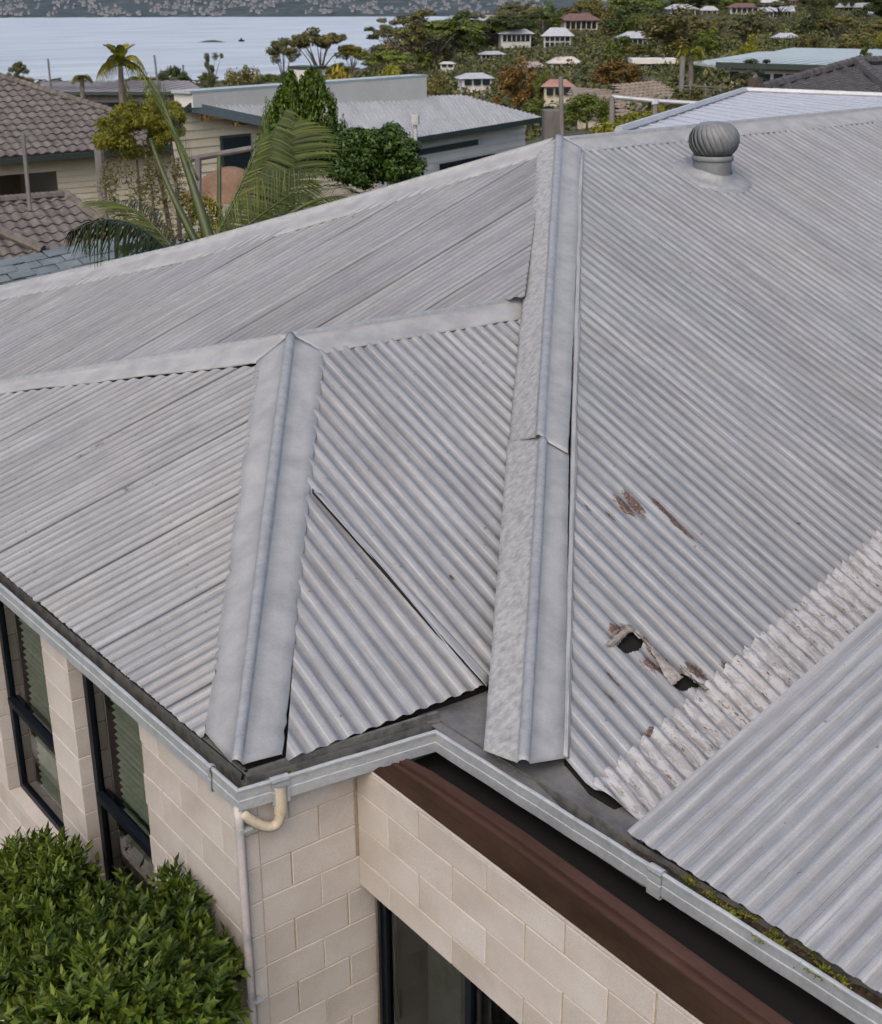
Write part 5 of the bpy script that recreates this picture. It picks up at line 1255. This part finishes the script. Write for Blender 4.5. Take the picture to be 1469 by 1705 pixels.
L_(1030, 186, 130, 27, 'round', f_yel, 'low lime green bush just above our ridge beside the pipe railing', var=0)
L_(1065, 180, 90, 26, 'round', f_yel, 'rounded lime bush under the right post of the pipe railing', var=1)
L_(985, 192, 90, 25, 'round', f_yel, 'low yellow green foliage nearest our ridge peak', var=1)
L_(1110, 172, 76, 44, 'bushy', f_olive, 'olive shrub at the right end of the tan tiled roof')
L_(1190, 104, 80, 52, 'sparse', f_dark, 'dark climbing shrub under the awning of the green roofed house')
L_(1212, 118, 40, 53, 'bushy', f_dark, 'dark shrub against the wall below the pale green roof')
L_(1180, 152, 110, 44, 'bushy', f_olive, 'olive undergrowth below the wire fence')
L_(830, 170, 70, 52, 'bushy', f_olive, 'olive shrub behind the right end of the flat-roofed house')
L_(880, 158, 60, 60, 'bushy', f_mid, 'green shrub behind the street pole')
L_(735, 118, 46, 95, 'bushy', f_olive, 'brownish shrub right of the raised roof block')
L_(305, 140, 60, 60, 'bushy', f_mid, 'green tree left of the raised roof block and its gable')
L_(180, 148, 60, 68, 'round', f_dark, 'dark bush below the long low building left of the palm trunk')
L_(270, 150, 50, 66, 'bushy', f_olive, 'pale olive shrub right of the tall palm trunk')
# trees that read alike, scattered over the slope and along the shore
HB = [(a[0], a[1], a[2], a[3], a[4]) for a in SH]
rt_ = np.random.default_rng(77); n = 0
def clear(u, vt, wpx, vb, D):
    for (hu, hv, hw2, hh, hD) in HB:
        if D < hD and abs(u-hu) < (wpx*.42+hw2*.45) and vt < hv-2 and vb > hv-hh: return False
    return True
def uspan(D):
    return 640 if D < 300 else 700 if D < 400 else 930
GR = {'bushy': ('bushy tree', 'bushy trees on the hillside'), 'gum': ('open-crowned gum', 'gum trees on the hillside'),
      'sparse': ('thin-leaved tree', 'thin trees on the hillside'), 'round': ('rounded tree', 'round trees on the hillside')}
CN = {f_gum.name: 'grey green', f_dark.name: 'dark green', f_olive.name: 'olive', f_mid.name: 'mid green', f_yel.name: 'yellow green'}
LM = [(860, 60, 'the white hipped house'), (928, 64, 'the white two-storey house'), (968, 38, 'the tan lakeside house'), (1062, 66, 'the house behind the big gum'),
 (1138, 18, 'the round-topped white house'), (1240, 15, 'the long brown roofed house'), (1300, 22, 'the cream columned house'), (1425, 15, 'the white terrace'), (1311, 66, 'the lilac roofed house'),
 (888, 115, 'the pinkish grey roof'), (942, 108, 'the tall cream roof'), (795, 132, 'the small grey hipped roof'), (820, 93, 'the long low grey roof'), (745, 108, 'the tiny pale shed'), (930, 145, 'the red pyramid roof'),
 (997, 120, 'the big rusty bush'), (712, 45, 'the lone pine'), (658, 60, 'the headland umbrella gum'), (842, 25, 'the biggest skyline gum'), (1137, 120, 'the tall timber pole'), (1320, 95, 'the pale green roof'),
 (1375, 30, 'the dark hilltop trees'), (560, 75, 'the tall spreading gum'), (342, 120, 'the domed shore tree'), (201, 110, 'the tall slender palm'), (85, 130, 'the left mast'), (20, 120, 'the leftmost shore tree'), (448, 110, 'the broad olive tree'), (136, 140, 'the short dull palm'), (258, 125, 'the right mast')]
def where(u, v):
    d = [(abs(u-a)*1.0+abs(v-b)*2.2, a, b, t) for a, b, t in LM]; _, a, b, t = min(d); dx, dy = u-a, (v-b)*1.6
    far_ = 'just ' if abs(dx)+abs(dy) < 32 else ''
    return far_+('left of ' if dx < 0 else 'right of ')+t if abs(dx) > abs(dy) else far_+('above ' if dy < 0 else 'below ')+t
while n < 270:
    D = float(60+(620-60)*rt_.uniform(0, 1)**.85)
    lo = uspan(D)
    if D > 470: lo = 1010+(D-470)*.8
    u = float(rt_.uniform(lo, 1520)); p = ground_at(u, D); uu, vv, dep = vcol(p); kind = ['bushy', 'bushy', 'gum', 'sparse', 'round', 'gum'][int(rt_.integers(6))]
    Hm = float(rt_.uniform(3.5, 9.0))*(1 if D > 120 else .5); hp = Hm*FPX/dep; wp = hp*float(rt_.uniform(.95, 1.7)); vt = vv-hp
    if D < 130 and vt < 100: continue
    if vt < -25 or not clear(uu, vt, wp, vv, dep): continue
    mm = [f_gum, f_olive, f_dark, f_olive, f_mid, f_gum, f_mid][int(rt_.integers(7))]
    lb_, g = GR[kind]; L_(u, vt, wp, D, kind, mm, ('tall ' if hp > 34 else 'small ' if hp < 18 else '')+CN[mm.name]+' '+lb_+' on slope '+where(uu, vv-hp/2), g, name='hillside_tree'); n += 1
for k in range(60):
    u = float(rt_.uniform(-60, 700)); D = float(rt_.uniform(395, 445)); p = ground_at(u, D); uu, vv, dep = vcol(p); Hm = float(rt_.uniform(1.6, 3.4)); hp = Hm*FPX/dep
    L_(u, vv-hp, hp*2.6, D, 'bushy', [f_gum, f_olive, f_mid][k % 3], 'low '+CN[[f_gum, f_olive, f_mid][k % 3].name]+' tree on the near lake edge, '+where(uu, vv), 'low trees along the near shore', name='shore_tree')
for k in range(42):
    u = float(rt_.uniform(-60, 640)); D = float(rt_.uniform(130, 370)); p = ground_at(u, D); uu, vv, dep = vcol(p); Hm = float(rt_.uniform(2.0, 4.0)); hp = Hm*FPX/dep
    L_(u, vv-hp, hp*2.2, D, 'bushy', [f_gum, f_olive, f_mid, f_dark][k % 4], 'low '+CN[[f_gum, f_olive, f_mid, f_dark][k % 4].name]+' bushy tree on the flat ground '+where(uu, vv), 'low trees on the flat ground', name='lowland_tree')

# scrub that covers the slope between the trees: nobody could count it
Pq, Nq, Sq = [], [], []
rs = np.random.default_rng(91)
for k in range(5200):
    D = 50+560*rs.uniform(0, 1)**1.15; u = rs.uniform(600 if D < 320 else 760, 1530)
    if D > 450 and u < 1000+(D-450): continue
    p = ground_at(u, D); r_ = rs.uniform(.5, 1.0)*(1 if D < 90 else 1.5 if D < 200 else 2.3); uu, vv, dep = vcol(p)
    if not clear(uu, vv-r_*1.2*FPX/dep, r_*2*FPX/dep, vv, dep): r_ *= .62
    n_ = 46; d = sph(n_, rs); d[:, 2] = np.abs(d[:, 2]); Pq.append(p+d*r_*np.array([1.2, 1.2, .9])*rs.uniform(.5, 1, (n_, 1))); Nq.append(d); Sq.append(np.full(n_, .30*r_+.03))
Pq, Nq, Sq = np.concatenate(Pq), np.concatenate(Nq), np.concatenate(Sq); V, F = leaf_cloud(Pq, Nq, Sq, .6, .5, r=rs)
m_scrub = foliage('scrub_leaves', (.035, .045, .014), (.09, .10, .03), (.19, .17, .05)); tag(mk('undergrowth', V, F, m_scrub), 'dense mixed scrub covering the hillside between the trees', kind='stuff')
# ------------------------------------------------------------ palms
def frond(parent, pts, L0, n, mt, side=(1, 1), droop=.5, nm='frond', wid=.015, lean=.55, prof=None, outdir=None):
    C_ = bez(pts, n); Vs, Fs = [], []
    m_ = MB(); sp_ = [C_[int(round(i))] for i in np.linspace(0, n, 13)]; m_.tube(sp_, list(np.linspace(.016, .004, 13)), 5); rc = m_.build(nm, m_stalk, parent, smooth=True)
    for i in range(3, n+1):
        t = i/n; d = unit(C_[min(i+1, n)]-C_[max(i-1, 0)]); s0 = unit(np.cross(d, outdir if outdir is not None else (0, 0, 1)))
        for sg in (0, 1):
            if not side[sg]: continue
            s_ = s0*(1 if sg else -1); l = L0*((math.sin(math.pi*min(1, t*.9+.08))**.6) if prof is None else prof(t))*random.uniform(.85, 1.1)*side[sg]; dr = unit(s_+d*lean+np.array([0, 0, .15])+np.array([random.gauss(0, .07) for _ in range(3)])); p = C_[i]
            K = 4; wv_ = unit(np.cross(dr, np.cross((0, 0, 1.), dr)+np.array([.01, 0, 0])))*wid; k = len(Vs)
            wv_ = d*wid*.5+np.array([0, 0, wid*.4])
            for q in range(K+1):
                x = q/K; c = p+dr*l*x+np.array([0, 0, -droop*l*x*x]); wq = wv_*(math.sin(math.pi*(.12+.86*x))); Vs += [c-wq, c+wq]
            for q in range(K): Fs.append((k+2*q, k+2*q+1, k+2*q+3, k+2*q+2))
    mk('leaflets', Vs, Fs, mt, rc); return rc
pp = lambda u, v, D: pt(u, v, D)
pb = thing('palm', pp(350, 420, 15)-[0, 0, 1.5], 'big feather palm with arching fronds just behind the wing roof', 'palm tree')
m_ = MB(); m_.tube(bez([pp(372, 470, 15), pp(350, 410, 15), pp(320, 290, 15), pp(266, 158, 15)], 16), [.07]*5+list(np.linspace(.07, .015, 12)), 8); m_.build('spear_leaf', m_stalk, pb, smooth=True)
m_ = MB(); m_.tube(bez([pp(340, 430, 15.2), pp(315, 380, 15.2), pp(280, 320, 15.2), pp(250, 230, 15.2)], 12), list(np.linspace(.06, .02, 13)), 7); m_.build('leaf_stalk', m_stalk, pb, smooth=True)
frond(pb, [pp(330, 300, 15), pp(300, 230, 15), pp(275, 190, 15), pp(262, 145, 15)], .35, 26, f_palm, (1, 1), -.2, lean=2.2)
frond(pb, [pp(290, 430, 14.6), pp(240, 370, 14.4), pp(190, 345, 14.2), pp(120, 385, 14)], .62, 46, f_palmd, (1, 1), 1.0, lean=.5)
frond(pb, [pp(300, 430, 15), pp(250, 360, 15), pp(215, 330, 15.2), pp(150, 335, 15.4)], .5, 40, f_palm, (1, 1), .3, lean=.8)
frond(pb, [pp(340, 440, 15), pp(300, 400, 15), pp(250, 400, 15), pp(200, 410, 15)], .5, 34, f_palmd, (1, 1), .5, lean=.6)
pc = thing('palm', pp(430, 430, 14.5)-[0, 0, 1.5], 'broad palm with fans of pale green leaflets left of the cypress', 'palm tree')
frond(pc, [pp(352, 412, 14.5), pp(392, 330, 14.5), pp(425, 270, 14.6), pp(476, 182, 14.8)], .95, 110, f_palm, (1.0, 0), .35, lean=.35, outdir=FH, prof=lambda t: 1.05-.9*t)
frond(pc, [pp(352, 412, 14.5), pp(388, 330, 14.5), pp(420, 270, 14.6), pp(440, 220, 14.6)], .30, 40, f_palm, (1, .2), .1, lean=1.3, outdir=FH)
frond(pc, [pp(400, 425, 14.8), pp(440, 320, 14.8), pp(470, 250, 14.8), pp(490, 205, 14.8)], .8, 96, f_palm, (1, .2), .25, lean=.9, outdir=FH)
frond(pc, [pp(430, 400, 14.2), pp(480, 350, 14.2), pp(530, 315, 14.2), pp(592, 330, 14.2)], .55, 60, f_palm, (1, .0), -.1, lean=.8, outdir=FH)
frond(pc, [pp(430, 402, 14.2), pp(480, 352, 14.2), pp(530, 317, 14.2), pp(592, 332, 14.2)], .5, 60, f_palmd, (0, 1), .6, lean=.8, outdir=FH)
frond(pc, [pp(350, 430, 14.4), pp(400, 380, 14.4), pp(450, 345, 14.4), pp(520, 300, 14.6)], .55, 50, f_palm, (1, 1), .2, lean=.7, outdir=FH)
frond(pc, [pp(430, 370, 14.9), pp(438, 300, 14.9), pp(440, 240, 14.9), pp(443, 165, 14.9)], .22, 26, f_palm, (1, 1), 0, lean=3.0, outdir=FH)
def palm_tree(u, vt, vb, D, rpx, n_, mt, label, up_=.6, tr=.10):
    top = pt(u, vt, D); base = pt(u+2, vb, D); s = D/FPX; o = thing('palm_tree', base, label, 'palm tree'); m_ = MB(); m_.tube([base-[0, 0, 2], lerp(base, top, .5), top], [tr*1.3, tr, tr*.8], 8); m_.build('trunk', m_trunk, o, smooth=True)
    for k in range(n_):
        a = 2*math.pi*k/n_+random.uniform(-.2, .2); e = random.uniform(.15, 1.0)*up_; dx = RH*math.cos(a)+FH*math.sin(a); r_ = rpx*s
        frond(o, [top, top+dx*r_*.35+np.array([0, 0, r_*e*1.2]), top+dx*r_*.8+np.array([0, 0, r_*e*.9]), top+dx*r_*1.05+np.array([0, 0, r_*(e*.9-.75)])], r_*.42, 16, mt, droop=.7, wid=.05)
    return o
pt1 = palm_tree(201, 112, 190, 42, 40, 15, f_yel, 'tall slender palm with yellow green fronds rising against the lake', .7)
for k in range(5):
    a = 2*math.pi*k/5; dx = RH*math.cos(a)+FH*math.sin(a); top = pt(201, 112, 42); r_ = 34*42/FPX
    frond(pt1, [top, top+np.array([0, 0, r_*.5])+dx*r_*.1, top+dx*r_*.35+np.array([0, 0, r_*1.0]), top+dx*r_*.75+np.array([0, 0, r_*1.05])], r_*.35, 14, f_yel, droop=.3, wid=.05)
palm_tree(136, 128, 175, 60, 17, 16, f_olive, 'short dull palm left of the tall slender palm', .3, .12)
palm_tree(1150, 92, 140, 50, 24, 14, f_yel, 'yellowish palm beside the tall timber pole at the upper right', .8, .10)

# ------------------------------------------------------------ near shrubs behind the wing
def shrub(name, label, clumps, per, size, mt, parts=(), aspect=.4, cat='shrub', base=None, low=.35, jitter=.5, dirs=None):
    P, N = crown_pts(clumps, per, rng, low); V, F = leaf_cloud(P, N, np.full(len(P), size), aspect, jitter, dirs=None if dirs is None else np.tile(dirs, (len(P), 1)))
    b0 = base if base is not None else np.array(clumps[0][0])-[0, 0, 1]
    o = thing(name, b0, label, cat); mk('foliage', V, F, mt, o)
    m_ = MB()
    for (a, b, r_) in parts: m_.tube([a, lerp(a, b, .5)+np.array([.03, .02, 0]), b], [r_, r_*.8, r_*.5], 6)
    if parts: m_.build('stem', m_trunk, o)
    return o
r3 = np.random.default_rng(3)
def ell(uc, vc, D, wu, wv_, n_, q0, q1, dd=.5):
    out = []
    for _ in range(n_):
        a = r3.uniform(0, 6.28); rr = math.sqrt(r3.uniform(0, 1)); q = r3.uniform(q0, q1); out.append((pt(uc+wu*rr*math.cos(a), vc+wv_*rr*math.sin(a), D+r3.uniform(-dd, dd)), (q, q, q*.8)))
    return out
cl = ell(232, 218, 17, 66, 42, 50, .08, .17)+ell(180, 228, 17, 25, 18, 14, .07, .13)+ell(270, 190, 17, 32, 28, 26, .07, .14)+ell(225, 190, 17, 50, 20, 20, .06, .12)
st_ = [(pt(u0, 400, 17), pt(u1, 235, 17), r_) for u0, u1, r_ in ((235, 225, .022), (262, 238, .022), (286, 252, .035), (300, 285, .03))]
shrub('bamboo_shrub', 'feathery yellow green shrub on bare stems in front of the left tiled house', cl, 420, .042, f_yel, st_, .3)
cl = [(pt(230+r3.uniform(-60, 70), 330+r3.uniform(-55, 70), 16.6), (.10, .10, .22)) for _ in range(60)]
shrub('lower_bamboo', 'drooping sparse olive sprays under the feathery yellow green shrub', cl, 70, .06, f_olive, (), .22)
cl = [(pt(345+r3.uniform(-45, 40), 370+r3.uniform(-45, 60), 17.5), (.13, .13, .16)) for _ in range(20)]
shrub('yellow_shrub', 'patchy yellow leaved shrub low between the palm stalks', cl, 90, .06, f_yel, (), .4)
cl = ell(623, 262, 20, 78, 46, 95, .11, .22)+ell(590, 240, 20, 30, 22, 24, .08, .15)+ell(650, 240, 20, 26, 28, 16, .08, .14)
shrub('broadleaf_shrub', 'dense dark green rounded shrub right of the conical cypress', cl, 260, .065, foliage('deep_green_leaves', (.018, .048, .006), (.05, .105, .012), (.13, .20, .026), .2, .4), (), .5)
# twin-topped cypress made of upright flame-like sprays
cl = []
for (cx, ct, wb_) in ((482, 127, 66), (522, 121, 72)):
    for k in range(120):
        t = r3.uniform(0, 1)**.8; v = ct+(268-ct)*t; hw3 = 4+wb_*t**.85; x = cx+(507-cx)*t*.5+r3.uniform(-1, 1)*hw3; q = .08+.12*t
        dd = math.sqrt(max(0, 1-((x-cx)/hw3)**2))*hw3*24/FPX; cl.append((pt(x, v, 24+r3.choice([-1, -1, 1])*dd*r3.uniform(.5, 1)), (q*.75, q*.75, q*2.0)))
shrub('cypress', 'dense conical cypress with two tops and golden tips in front of the pale low house', cl, 150, .085, f_cyp, (), .35, 'tree', dirs=np.array([0, 0, 1.]), jitter=.6)
# ------------------------------------------------------------ shrubs against the wall, close in front
def leafy(name, label, blobs, nshoot, size, mt, leaves=13, base=None):
    P, N, Dr, Tp = [], [], [], []; per_tot = sum(b[1]**2 for b in blobs)
    ms = MB()
    for (c, rad) in blobs:
        for _ in range(int(nshoot*rad**2/per_tot)):
            d = sph(1, r3)[0]; d[2] = d[2]*.9+.1; d = unit(d); bmp = 1+.55*float(snoise(np.array(c[0]*3+d[0]*6), np.array(d[1]*6+d[2]*5), 5)); root_t = r3.uniform(.5, 1.0); root = c+d*rad*root_t*bmp; ax = unit(d+np.array([0, 0, .75])+r3.normal(0, .35, 3)); 
            if root[0] > -.02: root[0] = -.02-abs(r3.normal(0, .03))
            if ax[0] > .3: ax[0] = .3; ax = unit(ax)
            sl = r3.uniform(.05, .15); e = unit(np.cross(ax, (1, .3, .2))); f2 = np.cross(ax, e)
            for k in range(leaves):
                t = k/leaves; a = k*2.4; o_ = e*math.cos(a)+f2*math.sin(a); dr = unit(ax*(.35+.9*t)+o_*(1.1-.5*t)); p = root+ax*sl*t
                if p[0]+dr[0]*size > -.002: continue
                P.append(p); Tp.append(int(k > leaves*.6 and root_t > .72)); Dr.append(dr); N.append(unit(np.cross(np.cross(dr, ax), dr)))
    P, N, Dr = np.array(P), np.array(N), np.array(Dr); V, F = leaf_cloud(P, N, np.full(len(P), size), .42, .15, True, Dr, r3)
    b0 = base if base is not None else np.array([blobs[0][0][0], blobs[0][0][1], BOT]); o = thing(name, b0, label, 'shrub'); tp = np.array(Tp); mk('foliage', V, F, None, o, mats=[mt, f_tip], midx=np.concatenate([tp]*4))
    for (c, rad) in blobs:
        ms.tube([b0+[r3.uniform(-.1, .1), r3.uniform(-.1, .1), 0], lerp(b0, c, .6)+[0, 0, .1], c], [.02, .014, .006], 6)
        for _ in range(5): ms.tube([c, c+sph(1, r3)[0]*rad*.8], [.008, .003], 5)
    ms.build('stem', m_trunk, o); return o
f_tip = foliage('young_shrub_leaves', (.045, .08, .010), (.09, .135, .016), (.18, .22, .03), .3, .4)
X = lambda u, v, x, r_: (at_x(u, v+8, x), r_*.9)
leafy('wall_shrub', 'glossy green shrub at the bottom left corner in front of the left window', [X(45, 1490, -.45, .24), X(110, 1450, -.28, .13), X(8, 1460, -.4, .16), X(95, 1530, -.5, .24), X(40, 1580, -.7, .26), X(140, 1480, -.2, .10), X(62, 1425, -.3, .09), X(92, 1415, -.25, .07), X(20, 1420, -.35, .06)], 1000, .060, f_bush)
leafy('wall_shrub', 'tall glossy green shrub standing in front of the second tall window', [X(190, 1600, -.5, .26), X(150, 1655, -.8, .30), X(240, 1550, -.28, .15), X(195, 1505, -.25, .09), X(300, 1505, -.13, .09), X(75, 1655, -.9, .26), X(295, 1560, -.25, .12), X(292, 1480, -.1, .06), X(150, 1540, -.4, .14), X(230, 1640, -.6, .22)], 1350, .060, f_bush)
leafy('wall_shrub', 'glossy green shrub reaching along the block wall towards the downpipe', [X(325, 1590, -.24, .13), X(368, 1598, -.10, .07), X(300, 1650, -.42, .20), X(240, 1700, -.7, .28), X(335, 1655, -.28, .13), X(345, 1715, -.3, .15), X(160, 1725, -.9, .30), X(385, 1622, -.07, .04)], 1050, .060, f_bush)
# gravel strip and edging by the wall
m_grav = simple('red_brown_gravel', (.07, .045, .035), (.20, .14, .11), 40, .9, 1.0, .02, 0, c3=(.33, .27, .23), fine=120, rand=False)
mb = MB(); mb.add([(-1.5, -3, BOT+.01), (0.0, -3, BOT+.01), (0, 8, BOT+.01), (-1.5, 8, BOT+.01)], [(0, 1, 2, 3)]); gv = mb.build('gravel_bed', m_grav); tag(gv, 'red brown gravel bed along the foot of the wall', kind='structure')
c = at_z(4, 1690, BOT+.1); mb = MB(); mb.box((c[0]-.12, -3, BOT), (c[0], 8, BOT+.09)); tag(mb.build('kerb', m_block), 'pale concrete edging beside the gravel', kind='structure')
Ps = np.stack([rng.uniform(-1.3, -.05, 9000), rng.uniform(-.5, 4.5, 9000), np.full(9000, BOT+.018)], 1); V, F = leaf_cloud(Ps, sph(9000)+[0, 0, 1.], np.full(9000, .022), .8, .5); tag(mk('gravel', V, F, m_grav), 'loose stone chips on the gravel bed', kind='stuff')
